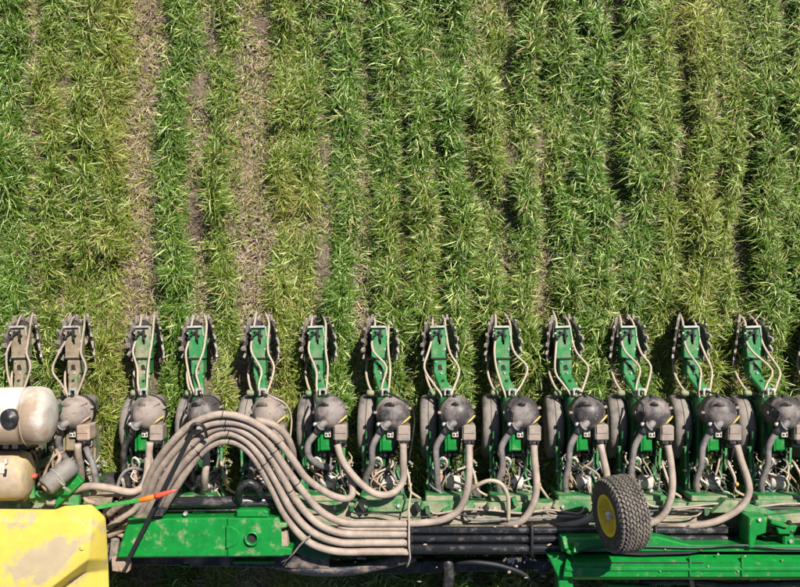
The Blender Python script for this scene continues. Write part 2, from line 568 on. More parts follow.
def blades(name, label, cand, per, length, width, pal, segs, seed, lean, stiff, keep_pow, rowed=0.0, xr=(-4.0, 4.0), yr=(-3.3, 3.2)):
    rg = np.random.default_rng(seed)
    x = rg.uniform(*xr, cand)
    y = rg.uniform(*yr, cand)
    d, g = stand(x, y)
    # worn slots where the closing wheels run behind every row unit
    for ux in UNIT_X:
        d = d * (1 - 0.72 * np.exp(-((x - ux) / 0.05) ** 2) * (y < -0.1) * (y > -1.0)) * (1 - 0.14 * np.exp(-((x - ux) / 0.04) ** 2) * (y > -0.1))
    if rowed:
        d = d * (1 - rowed + rowed * 1.25 * row_mask(x, y))
    keep = rg.random(cand) < d ** keep_pow
    x, y, d, g = x[keep], y[keep], d[keep], g[keep]
    nt = len(x)
    # blades of each tuft
    x = np.repeat(x, per)
    y = np.repeat(y, per)
    d = np.repeat(d, per)
    g = np.repeat(g, per)
    tn = np.repeat(rg.normal(0, 1, nt), per)
    tsz = np.repeat(rg.lognormal(0, 0.25, nt), per)
    tdir = np.repeat(rg.uniform(0, 2 * np.pi, nt), per)
    n = len(x)
    x = x + rg.normal(0, 0.012, n)
    y = y + rg.normal(0, 0.014, n)
    flow = 4 * np.pi * value_noise(x, y, 3.1, 71) + 2 * np.pi * value_noise(x, y, 9.0, 72)
    pick = rg.random(n)
    az = np.where(pick < 0.45, flow + rg.normal(0, 0.6, n), np.where(pick < 0.55, tdir + rg.normal(0, 0.5, n), rg.uniform(0, 2 * np.pi, n)))
    L = length * tsz * rg.lognormal(-0.05, 0.38, n) * (0.42 + 0.74 * np.clip(d, 0, 1.1))
    L = L * (0.6 + 0.8 * value_noise(x, y * 0.75, 6.0, 61))
    L = np.clip(L, 0.02, 1.6 * length)
    W = width * rg.lognormal(0, 0.22, n) * (0.8 + 0.3 * g)
    el0 = np.clip(rg.normal(lean, 0.30, n) - np.where(rg.random(n) < 0.3, 0.6, 0.0), -0.1, 1.55)
    el1 = el0 - np.abs(rg.normal(stiff, 0.55, n))
    # tillers: in the thick of a row the leaves leave their stem well above the soil
    stem = np.zeros(n)
    if rowed > 0.5:
        rm = np.clip(1.35 * row_mask(x, y, 12.0), 0, 1)
        cl = np.clip(1.5 * value_noise(x, y * 0.5, 5.0, 61) + 0.45 * value_noise(x, y * 0.6, 11.0, 62) - 0.30, 0, 1.2)
        stem = 0.20 * rm * cl * np.clip(d + 0.1, 0, 1) * rg.uniform(0.1, 1.0, n) ** 0.7
    twist = rg.normal(0, 0.5, n)
    swirl = rg.normal(0, 0.6, n)
    px, py, pz = x.copy(), y.copy(), np.full(n, -0.01) + rg.uniform(0, 0.01, n)
    rows = []
    wprof = [0.7, 1.0, 0.82, 0.0] if segs == 3 else [0.35, 0.75, 1.1, 0.85, 0.0]
    for s_ in range(segs + 1):
        t = s_ / segs
        a_ = az + swirl * t
        sx, sy = -np.sin(a_ + twist * 0.4), np.cos(a_ + twist * 0.4)
        w = W * wprof[s_] * 0.5
        tz = np.sin(twist) * 0.55
        if s_ < segs:
            rows.append(np.stack([px - sx * w, py - sy * w, pz - tz * w], -1))
            rows.append(np.stack([px + sx * w, py + sy * w, pz + tz * w], -1))
        else:
            rows.append(np.stack([px, py, pz], -1))
        if s_ < segs:
            e = el0 + (el1 - el0) * (t + 0.5 / segs) ** 1.4
            st = L / segs
            if s_ == 0 and rowed > 0.5:
                px = px + np.cos(a_) * (0.012 + 0.08 * stem)
                py = py + np.sin(a_) * (0.012 + 0.08 * stem)
                pz = pz + stem + 0.012
                continue
            px = px + np.cos(a_) * np.cos(e) * st
            py = py + np.sin(a_) * np.cos(e) * st
            pz = np.maximum(pz + np.sin(e) * st, 0.006)
    nv = 2 * segs + 1
    co = np.stack(rows, 1).reshape(-1, 3).astype(np.float32)
    base = (np.arange(n) * nv)[:, None]
    quads = np.concatenate([base + np.array([[2 * i, 2 * i + 1, 2 * i + 3, 2 * i + 2]]) for i in range(segs - 1)], 1).reshape(n, segs - 1, 4)
    tri = base + np.array([[2 * segs - 2, 2 * segs - 1, 2 * segs]])
    loops = np.concatenate([quads.reshape(n, -1), tri], 1).reshape(-1).astype(np.int32)
    sizes = np.tile(np.array([4] * (segs - 1) + [3]), n).astype(np.int32)
    starts = np.concatenate([[0], np.cumsum(sizes)[:-1]]).astype(np.int32)
    me = bpy.data.meshes.new(name)
    me.vertices.add(len(co))
    me.vertices.foreach_set('co', co.ravel())
    me.loops.add(len(loops))
    me.loops.foreach_set('vertex_index', loops)
    me.polygons.add(len(sizes))
    me.polygons.foreach_set('loop_start', starts)
    me.polygons.foreach_set('loop_total', sizes)
    me.polygons.foreach_set('use_smooth', np.ones(len(sizes), dtype=bool))
    me.update(calc_edges=True)
    # every leaf has its own colour
    col = pal(rg, g, tn, n)
    colv = np.repeat(col, nv, 0).astype(np.float32)
    at = me.color_attributes.new('leaf_colour', 'FLOAT_COLOR', 'POINT')
    at.data.foreach_set('color', np.concatenate([colv, np.ones((len(colv), 1), np.float32)], 1).ravel())
    o = bpy.data.objects.new(name, me)
    C.objects.link(o)
    o['kind'] = 'stuff'
    o['label'] = label
    o['category'] = 'grass'
    print(name, nt, 'tufts', n, 'blades', n * (2 * segs - 1), 'triangles')
    return o


def leaf_material(name, rough, trans, spec):
    m = bpy.data.materials.new(name)
    m.use_nodes = True
    n, l = m.node_tree.nodes, m.node_tree.links
    b = n['Principled BSDF']
    b.inputs['Roughness'].default_value = rough
    b.inputs['Specular IOR Level'].default_value = spec
    a = n.new('ShaderNodeAttribute')
    a.attribute_name = 'leaf_colour'
    l.new(a.outputs['Color'], b.inputs['Base Color'])
    if trans > 0:
        t = n.new('ShaderNodeBsdfTranslucent')
        hs = n.new('ShaderNodeHueSaturation')
        hs.inputs['Value'].default_value = 1.5
        hs.inputs['Saturation'].default_value = 1.15
        l.new(a.outputs['Color'], hs.inputs['Color'])
        l.new(hs.outputs['Color'], t.inputs['Color'])
        mx = n.new('ShaderNodeMixShader')
        mx.inputs[0].default_value = trans
        l.new(b.outputs[0], mx.inputs[1])
        l.new(t.outputs[0], mx.inputs[2])
        l.new(mx.outputs[0], n['Material Output'].inputs['Surface'])
    return m


def lerp3(a, b, t):
    return np.array(a)[None] * (1 - t[:, None]) + np.array(b)[None] * t[:, None]


def pal_rye(rg, g, tn, n):
    t = np.clip(g + 0.26 + rg.normal(0, 0.16, n) + tn * 0.10, 0, 1)
    c = lerp3((0.215, 0.235, 0.026), (0.070, 0.146, 0.010), t)
    pale = rg.random(n) < np.where(tn > 1.1, 0.55, 0.14)  # pale grey-green tufts, and leaf highlights put into the blade colour
    c[pale] = lerp3((0.42, 0.44, 0.13), (0.36, 0.43, 0.15), t[pale])
    dead = rg.random(n) < (0.09 * (1 - g) + 0.015)
    c[dead] = np.array((0.36, 0.26, 0.12))
    return np.clip(c * rg.lognormal(0, 0.22, n)[:, None], 0.01, 0.6)


def pal_low(rg, g, tn, n):
    t = np.clip(g + rg.normal(0, 0.2, n) + tn * 0.15, 0, 1)
    c = lerp3((0.31, 0.26, 0.045), (0.13, 0.185, 0.022), np.clip(t * 1.25, 0, 1))
    dead = rg.random(n) < 0.22 * (1 - 0.7 * g)
    c[dead] = np.array((0.30, 0.20, 0.10))
    return np.clip(c * rg.lognormal(0, 0.25, n)[:, None], 0.01, 0.6)


def pal_straw(rg, g, tn, n):
    t = rg.random(n)
    c = lerp3((0.42, 0.34, 0.23), (0.17, 0.12, 0.08), t ** 1.2)
    return c * rg.lognormal(0, 0.2, n)[:, None]


M_LEAF = leaf_material('rye_leaf', 0.44, 0.10, 0.42)
M_LOW = leaf_material('low_leaf', 0.55, 0.12, 0.35)
M_STRAW = leaf_material('straw', 0.7, 0.0, 0.3)
o = blades('rye_grass', 'long green blades of the rye cover crop standing in drilled rows', 470000, 3, 0.100, 0.0042, pal_rye, 4, 1, 1.05, 1.75, 1.3, 0.88)
o.data.materials.append(M_LEAF)
o = blades('volunteer_grass', 'medium yellow green grass leaves between the taller rye rows', 66000, 4, 0.070, 0.0042, pal_rye, 3, 6, 1.1, 1.6, 0.85, 0.45)
o.data.materials.append(M_LEAF)
o = blades('low_grass', 'short yellowish grass filling in between the taller rye', 50000, 4, 0.045, 0.0046, pal_low, 3, 2, 0.8, 0.9, 0.5, 0.3)
o.data.materials.append(M_LOW)
o = blades('straw_residue', 'dry tan straw and stalk pieces lying on the soil', 70000, 3, 0.068, 0.0050, pal_straw, 3, 3, 0.25, 0.4, 0.0)
o.data.materials.append(M_STRAW)


def clods():
    rg = np.random.default_rng(14)
    bm = bmesh.new()
    bmesh.ops.create_icosphere(bm, subdivisions=1, radius=1)
    bv = np.array([v.co for v in bm.verts])
    bf = np.array([[v.index for v in f.verts] for f in bm.faces])
    bm.free()
    n = 14000
    x = rg.uniform(-4, 4, n)
    y = rg.uniform(-3.2, 3.2, n)
    d, _ = stand(x, y)
    k = rg.random(n) < 1.15 - d
    x, y = x[k], y[k]
    n = len(x)
    r = rg.lognormal(math.log(0.009), 0.5, n)
    V = bv[None] * (1 + rg.normal(0, 0.16, (n, len(bv), 1))) * r[:, None, None] * np.array([1, 1, 0.65])
    V += np.stack([x, y, rg.uniform(-0.004, 0.006, n)], -1)[:, None]
    Fc = (bf[None] + (np.arange(n) * len(bv))[:, None, None]).reshape(-1, 3)
    me = bpy.data.meshes.new('soil_clods')
    me.from_pydata(V.reshape(-1, 3).tolist(), [], Fc.tolist())
    me.materials.append(bpy.data.materials['soil'])
    o = bpy.data.objects.new('soil_clods', me)
    C.objects.link(o)
    o['kind'] = 'stuff'
    o['label'] = 'small brown clods of earth scattered over the soil'
    o['category'] = 'soil'


clods()

# ------------------------------------------------------------------ row units
DZ = 0.15                    # the upper unit parts are drawn DZ too high and lowered on placing
U0 = P(440, 340, 0.30).x
BASE_Y = -0.83


def U(px, py, z):
    """point of the pattern unit (the one seen at column 440), relative to a unit's own foot"""
    p = P(px, py, z - DZ)
    return Vector((p.x - U0, p.y - BASE_Y, z))


CACHE = {}


def cached(key, fn):
    if key not in CACHE:
        CACHE[key] = fn()
    return CACHE[key]


def closing_wheel_mesh(side):
    m = MB()
    c = Vector((side * 0.064 + 0.006, P(0, 338, 0.16).y - BASE_Y, 0.155 + DZ))
    ax = Vector((side * math.cos(math.radians(19)), 0.14, -math.sin(math.radians(19)))).normalized()
    return c, ax


def bolt(mb, p, r=0.007, h=0.008, axis=(0, 0, 1)):
    return mb.lathe([(r, 0), (r, h * 0.8), (r * 0.75, h)], p, axis, 6, False)


def oval_lump():
    bm = bmesh.new()
    bmesh.ops.create_uvsphere(bm, u_segments=16, v_segments=8, radius=1)
    return bm


def make_row_unit(i):
    ux = UNIT_X[i]
    spec = UNITS[i]
    muddy = spec['mud']
    rr = random.Random(100 + i)
    root = thing('row_unit', spec['label'], 'row unit', (ux, BASE_Y, 0), 'row units of the planter')
    gp = 'green_muddy' if muddy > 1 else ('green_dusty' if muddy == 1 else 'green_paint')
    gd = 'green_muddy' if muddy > 1 else 'green_deep'

    def part(name, key, fn, material, parent=root):
        me = cached((key, material), lambda: fn().mesh(name))
        o = obj(name, me, material, parent)
        if parent is root:
            o.location.z = -DZ
        if name in ('bolt', 'pivot_pin', 'fittings'):
            o['kind'] = 'stuff'
        return o

    def uobj(name, mb, material, parent):
        o = obj(name, mb, material, parent)
        if parent is root:
            o.location.z = -DZ
        return o

    # --- closing wheels
    for side in (-1, 1):
        c, ax = closing_wheel_mesh(side)
        spin = rr.uniform(0, 0.4)

        def disc():
            return MB().lathe([(0.02, -0.012), (0.05, -0.012), (0.110, -0.003), (0.128, -0.003), (0.128, 0.003), (0.110, 0.005), (0.05, 0.004), (0.02, 0.012)], c, ax, 28, True)

        def spikes():
            m = MB()
            u = ax.orthogonal().normalized()
            w = ax.cross(u)
            for k in range(13):
                a = 2 * math.pi * k / 13 + spin
                e = u * math.cos(a) + w * math.sin(a)
                t = w * math.cos(a) - u * math.sin(a)
                p0, p1 = c + e * 0.118, c + e * 0.158 + t * 0.012
                vs = []
                for p, ww, th in ((p0, 0.017, 0.008), (p1, 0.009, 0.006)):
                    for sx, sz in ((-1, -1), (1, -1), (1, 1), (-1, 1)):
                        vs.append(p + t * ww * sx + ax * th * sz)
                m.add(vs, [[0, 1, 5, 4], [1, 2, 6, 5], [2, 3, 7, 6], [3, 0, 4, 7], [4, 5, 6, 7], [3, 2, 1, 0]])
            return m

        def hub():
            m = MB().lathe([(0.03, -0.02), (0.034, 0), (0.03, 0.02), (0.012, 0.028)], c - ax * 0.004, -ax, 14, True)
            return m
        w = part('closing_wheel', ('disc', side), disc, 'tail_steel')
        uobj('spike_ring', spikes(), 'spike_steel', w)
        part('hub', ('hub', side), hub, 'black_muddy', w)
        # arm from tail bracket to the wheel
        part('wheel_arm', ('warm', side), lambda: MB().bar(U(440 + side * 5, 345, 0.36), c - ax * 0.02, 0.03, 0.016), gd)

    # --- tail bracket: channel with an open slot
    ya, yb = 326, 357

    def tail():
        m = MB()
        a, b = U(433.2, ya, 0.45), U(446.8, yb, 0.45)
        w = b.x - a.x
        cx = (a.x + b.x) / 2
        L = a.y - b.y
        cy = (a.y + b.y) / 2
        sl = 0.012
        s0, s1 = a.y - 0.025, a.y - 0.118
        sxm = cx + 0.004
        lw = (sxm - sl / 2) - a.x
        rw = b.x - (sxm + sl / 2)
        m.box((a.x + lw / 2, cy, 0.446), (lw, L, 0.008), ch=0.002)
        m.box((b.x - rw / 2, cy, 0.446), (rw, L, 0.008), ch=0.002)
        m.box((sxm, (a.y + s0) / 2, 0.446), (sl + 0.002, a.y - s0, 0.0075), ch=0.001)
        m.box((sxm, (b.y + s1) / 2, 0.446), (sl + 0.002, s1 - b.y, 0.0075), ch=0.001)
        for sx in (a.x - 0.003, b.x + 0.003):
            m.box((sx, cy, 0.41), (0.007, L * 1.01, 0.085), ch=0.002)
        m.box((cx, b.y - 0.004, 0.425), (w + 0.02, 0.012, 0.07), ch=0.003)
        return m
    tb = part('tail_bracket', 'tail', tail, gp)
    part('slot_shade', 'slot_shade', lambda: MB().cyl(U(440.5, 330, 0.405), U(440.5, 352, 0.405), 0.02, 12), 'hollow_shade', tb)  # near-black filler that paints the slot above as deep shade

    def lever():
        m = MB()
        m.bar(U(434.5, 336, 0.462), U(442, 330, 0.462), 0.012, 0.014)
        m.bar(U(441, 331, 0.464), U(441, 340, 0.464), 0.012, 0.016)
        m.bar(U(435, 331, 0.462), U(444, 336, 0.460), 0.009, 0.010)
        m.cyl(U(434, 337, 0.462), U(432, 339.5, 0.462), 0.010, 10)
        return m
    part('gap_shade_bar', 'pbar', lambda: MB().bar(U(432.6, 358.4, 0.462), U(447.8, 358.4, 0.462), 0.011, 0.016), 'black_ink', tb)  # black bar painting the dark gap between bracket and arm block
    part('spring_lever', 'lever', lever, 'black_ink', tb)
    part('end_bar', 'ebar', lambda: MB().bar(U(431, 327, 0.462), U(446.3, 326.6, 0.462), 0.014, 0.014).bar(U(446.3, 326.6, 0.45), U(447.4, 336, 0.45), 0.008, 0.012), 'bright_steel', tb)

    def tailbolts():
        m = MB()
        for (x, y) in ((431.5, 333), (448.2, 341), (431.8, 344), (446, 349)):
            bolt(m, U(x, y, 0.44), 0.008, 0.012)
        return m
    part('bolt', 'tbolt', tailbolts, 'bright_steel', tb)

    # --- arm block and sloping link
    def block():
        m = MB()
        a, b = U(434.5, 359.5, 0.455), U(447, 376, 0.455)
        pts = [(a.x + .006, a.y), (b.x - .006, a.y), (b.x, a.y - .01), (b.x, b.y + .02), (b.x - .012, b.y), (a.x + .012, b.y), (a.x, b.y + .02), (a.x, a.y - .01)]
        m.prism(pts, 0.36, 0.462, 0.005)
        return m
    ab = part('arm_block', 'block', block, gp)

    def blockhole():
        m = MB()
        m.lathe([(0.0, 0), (0.013, 0), (0.013, 0.0035), (0.0, 0.0035)], U(440.5, 366.5, 0.461), (0, 0, 1), 14, False, cap=False)
        m.prism([(U(437.8, 367, .4).x, U(437.8, 369, .4).y), (U(443, 367, .4).x, U(443, 369, .4).y), (U(441, 364, .4).x, U(441, 364, .4).y)], 0.461, 0.4655, 0)
        return m
    part('socket_shade', 'bhole', blockhole, 'hollow_shade', ab)  # raised near-black disc and wedge painting the shade of a hole
    part('bolt', 'bbolt', lambda: bolt(bolt(MB(), U(442, 373, 0.462), 0.008, 0.012), U(437, 362, 0.462), 0.006, 0.008), 'bright_steel', ab)

    def link():
        m = MB()
        m.bar(U(440.5, 376, 0.44), U(447, 392, 0.56), 0.062, 0.05, ch=0.008)
        m.cyl(U(435, 377.5, 0.44), U(447, 377.5, 0.44), 0.02, 12)
        return m
    al = part('arm_link', 'link', link, gp)

    def linkhole():
        m = MB()
        p = U(443.6, 383.5, 0.53)
        d = (U(447, 392, 0.56) - U(440.5, 376, 0.44)).normalized()
        nrm = d.cross(Vector((1, 0, 0)))
        if nrm.z < 0:
            nrm = -nrm
        base = U(440.5, 376, 0.44).lerp(U(447, 392, 0.56), 0.5) + nrm.normalized() * 0.0235
        return m.lathe([(0, 0), (0.012, 0), (0.012, 0.005), (0, 0.005)], base, nrm, 12, False, cap=False)
    part('socket_shade', 'lhole', linkhole, 'hollow_shade', al)  # near-black disc on the link in place of a shaded hole

    def clamp():
        m = MB()
        m.box(U(448.4, 389.5, 0.60), (0.052, 0.016, 0.02))
        m.box(U(445.4, 393, 0.60), (0.012, 0.03, 0.03))
        m.box(U(451.5, 393, 0.60), (0.012, 0.03, 0.03))
        bolt(m, U(449, 389.5, 0.61), 0.007, 0.01)
        return m
    part('clamp', 'clamp', clamp, 'bright_steel')

    # --- two cream tubes along the tail
    bl, br = spec['bow']
    j = lambda s=1.2: rr.uniform(-s, s)
    x0 = 440
    lt = [U(x0 - 8 + j(2), 313 + j(3), 0.30), U(x0 - 6 + j(), 322, 0.38), U(x0 - 7.5, 340, 0.445), U(x0 - 7 + bl * 0.25, 352, 0.50), U(x0 + bl, 369 + j(3), 0.50 + abs(bl) * .002),
          U(x0 + 0.45 * bl + 1, 384, 0.55), U(x0 + 3 + j(), 396, 0.58), U(x0 + 4, 410, 0.58)]
    rt = [U(x0 + 4 + j(2), 315 + j(3), 0.30), U(x0 + 7 + j(), 324, 0.38), U(x0 + 8.5, 342, 0.445), U(x0 + 7.5 + br * 0.2, 354, 0.50), U(x0 + br, 369 + j(3), 0.52),
          U(x0 + 0.55 * br + 5, 384, 0.56), U(x0 + 11 + j(), 396, 0.60), U(x0 + 11, 410, 0.60)]
    for pts in (lt, rt):
        uobj('liquid_tube', MB().tube(pts, 0.0074, 8, 0.025), 'cream_tube' if muddy < 2 else 'tan_hose', root)
    if spec.get('knobhose', True):
        uobj('liquid_tube', MB().tube([U(430, 352, 0.25), U(427, 362, 0.30), U(426.5, 374, 0.36), U(430, 386, 0.42), U(433, 391, 0.45)], 0.008, 8, 0.03), 'cream_tube', root)

    # --- gauge wheels
    for side in (-1, 1):
        c = Vector((side * 0.067, P(0, 426, 0.2).y - BASE_Y, 0.205 + DZ))
        ax = Vector((side, 0, -0.05)).normalized()

        def tyre():
            return MB().lathe([(0.11, -0.05), (0.165, -0.056), (0.19, -0.05), (0.203, -0.03), (0.206, 0), (0.203, 0.03), (0.19, 0.05), (0.165, 0.056), (0.11, 0.05)], c, ax, 36, True, cap=False)

        def rim():
            return MB().lathe([(0.02, 0.01), (0.05, 0.012), (0.08, -0.01), (0.112, -0.012), (0.116, 0.05), (0.11, 0.052), (0.10, 0.0), (0.04, 0.03), (0.0, 0.03)], c, ax, 28, True, cap=False)
        w = part('gauge_wheel', ('gw', side), tyre, 'rubber_dusty')
        part('rim', ('gwrim', side), rim, 'box_grey', w)
        part('tread_seam', ('gwseam', side), lambda: MB().lathe([(0.1, -0.0525), (0.1935, -0.0525), (0.1935, -0.0485), (0.1, -0.0485)], c, ax, 36, False, cap=False).ring(c, ax, 0.2055, 0.0022, 36, 5), 'black_ink', w)
    part('depth_handle', 'knob', lambda: MB().lathe([(0.0, 0), (0.018, 0.004), (0.022, 0.02), (0.018, 0.05), (0.010, 0.085), (0.006, 0.10)], U(428, 392.5, 0.47), Vector((1, -0.12, -0.1)), 14, True), 'green_dusty' if muddy < 2 else 'green_muddy')

    # --- body casting, side plates, parallel arms
    def body():
        m = MB()
        m.bar(U(445, 396, 0.50), U(443, 470, 0.50), 0.07, 0.20, ch=0.01)
        m.box(U(441, 425, 0.38), (0.05, 0.34, 0.30), ch=0.008)
        m.box(U(429.5, 455, 0.52), (0.012, 0.32, 0.16), ch=0.003)
        m.box(U(463.5, 455, 0.50), (0.012, 0.34, 0.16), ch=0.003)
        return m
    bd = part('body', 'body', body, gd)

    def plate():
        m = MB()
        a, b = U(446.5, 425, 0.70), U(457, 451, 0.70)
        m.box(((a.x + b.x) / 2, (a.y + b.y) / 2, 0.66), (b.x - a.x, a.y - b.y, 0.08), ch=0.008)
        m.box((a.x - 0.006, (a.y + b.y) / 2, 0.66), (0.010, (a.y - b.y) * 1.02, 0.10), ch=0.003)
        return m
    part('meter_housing', 'plate', plate, 'green_clean' if muddy < 2 else gp)
    for k, (pxa, z0) in enumerate(((430, .56), (430, .40), (462, .56), (462, .40))):
        part('parallel_arm', ('arm', k), lambda: MB().bar(U(pxa, 466, z0), U(pxa, 512, z0 + 0.02), 0.03, 0.045), gd)

    def pins():
        m = MB()
        for (x, y, z) in ((427.5, 447, .56), (427, 470, .6), (428, 492, .6), (464.5, 452, .58), (465, 478, .6), (436, 468, .6), (470, 466, .55)):
            bolt(m, U(x, y, z), 0.010, 0.018)
            m.cyl(U(x, y, z - 0.06), U(x, y, z), 0.006, 8)
        return m
    part('pivot_pin', 'pins', pins, 'bright_steel', bd)

    for k, (pa, pb, bw) in enumerate((((427, 446, .60), (428.5, 498, .60), .014), ((468.5, 448, .58), (467.5, 470, .58), .016), ((433, 462, .62), (426, 484, .63), .012), ((461, 470, .60), (471, 497, .61), .012))):
        part('brace', ('brace', k), lambda: MB().bar(U(*pa), U(*pb), bw, 0.012), 'green_paint' if muddy < 2 else gp, bd)

    # --- seed hopper lid: faceted dome with elbow
    dome_m = {0: 'hopper_grey', 1: 'hopper_dusty', 2: 'hopper_dusty'}[spec['dome']]

    def dome():
        m = MB()
        c = U(457.3, 413.5, 0.70)
        prof = [(0.106, -0.10), (0.106, -0.015), (0.110, -0.01), (0.110, 0.006), (0.103, 0.012), (0.094, 0.045), (0.075, 0.075), (0.048, 0.094), (0.02, 0.101), (0.0, 0.102)]
        m.lathe(prof, c, Vector((0.06, 0.03, 1)), 20, True)
        for k, v in enumerate(m.v):
            v.x = c.x + (v.x - c.x) * 0.96
        return m
    hp = part('seed_hopper', 'dome', dome, dome_m)
    part('lid_ridge', 'ridge', lambda: MB().tube([U(461.5, 414, 0.797), U(467, 406, 0.772), U(471, 403, 0.733)], 0.005, 6, 0.02), dome_m, hp)

    ra = rr.uniform(-0.5, 0.5)
    part('lid_dark_oval', ('rec', i), lambda: MB().from_bm(oval_lump(), Matrix.Translation(U(453.6 + ra * 3, 406, 0.774)) @ Matrix.Rotation(0.55, 4, 'X') @ Matrix.Rotation(-0.28, 4, 'Y') @ Matrix.Rotation(0.5 + ra, 4, 'Z') @ Matrix.Diagonal((rr.uniform(.032, .044), rr.uniform(.020, .030), .012, 1)), True), 'black_muddy' if spec['dome'] else 'black_hose', hp)  # dark oval lump painting the shade of a hollow in the lid

    def elbow():
        m = MB()
        m.tube([U(455.5, 421.5, 0.765), U(452, 424.5, 0.80), U(448, 428, 0.79), U(444.5, 433, 0.75)], 0.022, 12, 0.02)
        m.ring(U(450, 426, 0.803), U(445, 430, 0.78) - U(453, 424, 0.81), 0.025, 0.006, 14, 6)
        return m
    part('elbow', 'elbow', elbow, 'grey_hose', hp)
    part('hose_clamp', 'ec', lambda: MB().lathe([(0, 0), (0.011, 0.0), (0.014, 0.015), (0.008, 0.025), (0, 0.026)], U(445.5, 423.5, 0.77), (-0.7, -0.3, 0.6), 10, True), 'bright_steel', hp)
    part('strap', 'strap', lambda: MB().tube([U(457, 428.5, 0.745), U(464, 425, 0.765), U(470.5, 420.5, 0.765), U(475, 416, 0.735)], 0.006, 8, 0.02), 'strap_yellow' if muddy < 2 else 'rust', hp)

    def sbox():
        m = MB()
        a, b = U(462.3, 425, 0.78), U(475.8, 441.5, 0.78)
        m.box(((a.x + b.x) / 2, (a.y + b.y) / 2, 0.715), (b.x - a.x, a.y - b.y, 0.13), ch=0.010)
        m.box(((a.x + b.x) / 2, a.y - 0.03, 0.7815), ((b.x - a.x) * 0.8, 0.045, 0.006), ch=0.002)
        m.cyl(U(468.8, 441, 0.70), U(468.8, 447, 0.70), 0.03, 12)
        return m
    sb = part('meter_box', 'sbox', sbox, 'box_grey' if muddy < 2 else 'mud')
    part('collar', 'collar', lambda: MB().cyl(U(468.8, 440.5, 0.735), U(468.8, 445, 0.735), 0.034, 12).box(U(465, 442, 0.77), (0.014, 0.02, 0.02)).box(U(472.5, 442, 0.77), (0.014, 0.02, 0.02)), 'black_ink', sb)

    def latch():
        m = MB()
        a, b = U(452, 426, 0.72), U(458.5, 437.5, 0.72)
        m.box(((a.x + b.x) / 2, (a.y + b.y) / 2, 0.70), (b.x - a.x, a.y - b.y, 0.05), ch=0.004)
        return m
    la = part('latch', 'latch', latch, 'white_plastic')

    def latchmarks():
        m = MB()
        for (x, y, w, h) in ((453.6, 428.5, .010, .016), (456.6, 429.5, .012, .010), (455, 432.2, .026, .006), (454, 435, .010, .012), (457, 434.8, .008, .014)):
            p = U(x, y, 0.725)
            m.box((p.x, p.y, 0.7255), (w, h, 0.003), ch=0)
        return m
    part('latch_slot', 'lmarks', latchmarks, 'black_ink', la)

    # --- drive motor and small fittings ahead of the hopper
    def motor():
        m = MB()
        m.lathe([(0.0, 0), (0.034, 0.0), (0.042, 0.008), (0.044, 0.05), (0.040, 0.085), (0.03, 0.092), (0, 0.092)], U(445, 481.5, 0.62), Vector((1, -0.06, 0.1)), 16, True)
        m.box(U(453, 482, 0.59), (0.05, 0.06, 0.05), ch=0.008)
        return m
    mo = part('drive_motor', 'motor', motor, 'white_plastic' if muddy < 2 else 'mud')
    part('motor_flange', 'flange', lambda: MB().box(U(440.2, 480.5, 0.60), (0.03, 0.085, 0.07), ch=0.01).box(U(440.2, 472, 0.61), (0.022, 0.03, 0.03), ch=0.005), 'rust', mo)

    def valve():
        m = MB()
        m.lathe([(0, 0), (0.02, 0), (0.022, 0.02), (0.016, 0.03), (0.016, 0.05), (0.008, 0.06), (0, 0.06)], U(456, 496.5, 0.60), Vector((0.3, 0.8, 0.4)), 12, True)
        m.lump(U(453.5, 492.5, 0.63), 0.018, 3, (1, .8, .8), 1)
        m.lump(U(459, 491, 0.62), 0.016, 4, (.8, 1, .8), 1)
        m.cyl(U(448, 497, 0.6), U(462, 494, 0.62), 0.009, 8)
        return m
    part('valve', 'valve', valve, 'bright_steel')

    def specks():
        m = MB()
        r2 = random.Random(19)
        for k in range(34):
            m.lump(U(r2.uniform(426, 476), r2.uniform(448, 510), r2.uniform(.54, .66)), r2.uniform(.004, .010), k, (1, r2.uniform(.6, 1.6), .8), 1)
        return m

    def bits():
        m = MB()
        r2 = random.Random(7)
        for k in range(30):
            x, y = r2.uniform(430, 474), r2.uniform(452, 508)
            z = r2.uniform(0.50, 0.63)
            a = r2.uniform(0, 3.14)
            m.bar(U(x, y, z), U(x + 5 * math.cos(a), y + 5 * math.sin(a), z + r2.uniform(-.02, .02)), r2.uniform(.008, .022), r2.uniform(.008, .022))
        return m
    part('fittings', 'bits', bits, 'box_grey')
    part('fittings', 'specks', specks, 'white_plastic')
    part('hook', 'hook', lambda: MB().tube([U(437, 470, 0.58), U(438.5, 461, 0.64), U(443, 457.5, 0.67), U(446.5, 462, 0.66), U(444, 469, 0.62), U(439, 471, 0.58)], 0.0075, 8, 0.015), 'white_plastic')

    # --- hoses and cables of this unit
    vac = spec.get('vac', [(444.5, 433, .75), (437.5, 447, .74), (436, 465, .72), (435, 483, .68), (438, 496, .63), (446, 505, .60), (459, 507.5, .57)])
    if vac:
        vac = [(a_ + (rr.uniform(-2.2, 2.2) if 0 < n_ else 0), b_, c_) for n_, (a_, b_, c_) in enumerate(vac)]
        uobj('vacuum_hose', MB().tube([U(*p) for p in vac], 0.0205, 12, ribs=0.07, rib_len=0.012), spec.get('vacmat', 'grey_hose'), root)
    if spec.get('seed'):
        pts = [P(*p) - Vector((ux, BASE_Y, 0)) for p in spec['seed']]
        obj('seed_hose', MB().tube(pts, 0.0215, 12, 0.02), 'tan_hose', root)
    cab = ['black_hose', 'grey_hose', 'cream_tube', 'black_hose', 'white_plastic', 'black_hose', 'blue_tube', 'grey_hose', 'cream_tube', 'black_hose', 'grey_hose', 'mud', 'grey_hose', 'cream_tube', 'black_hose', 'rust']
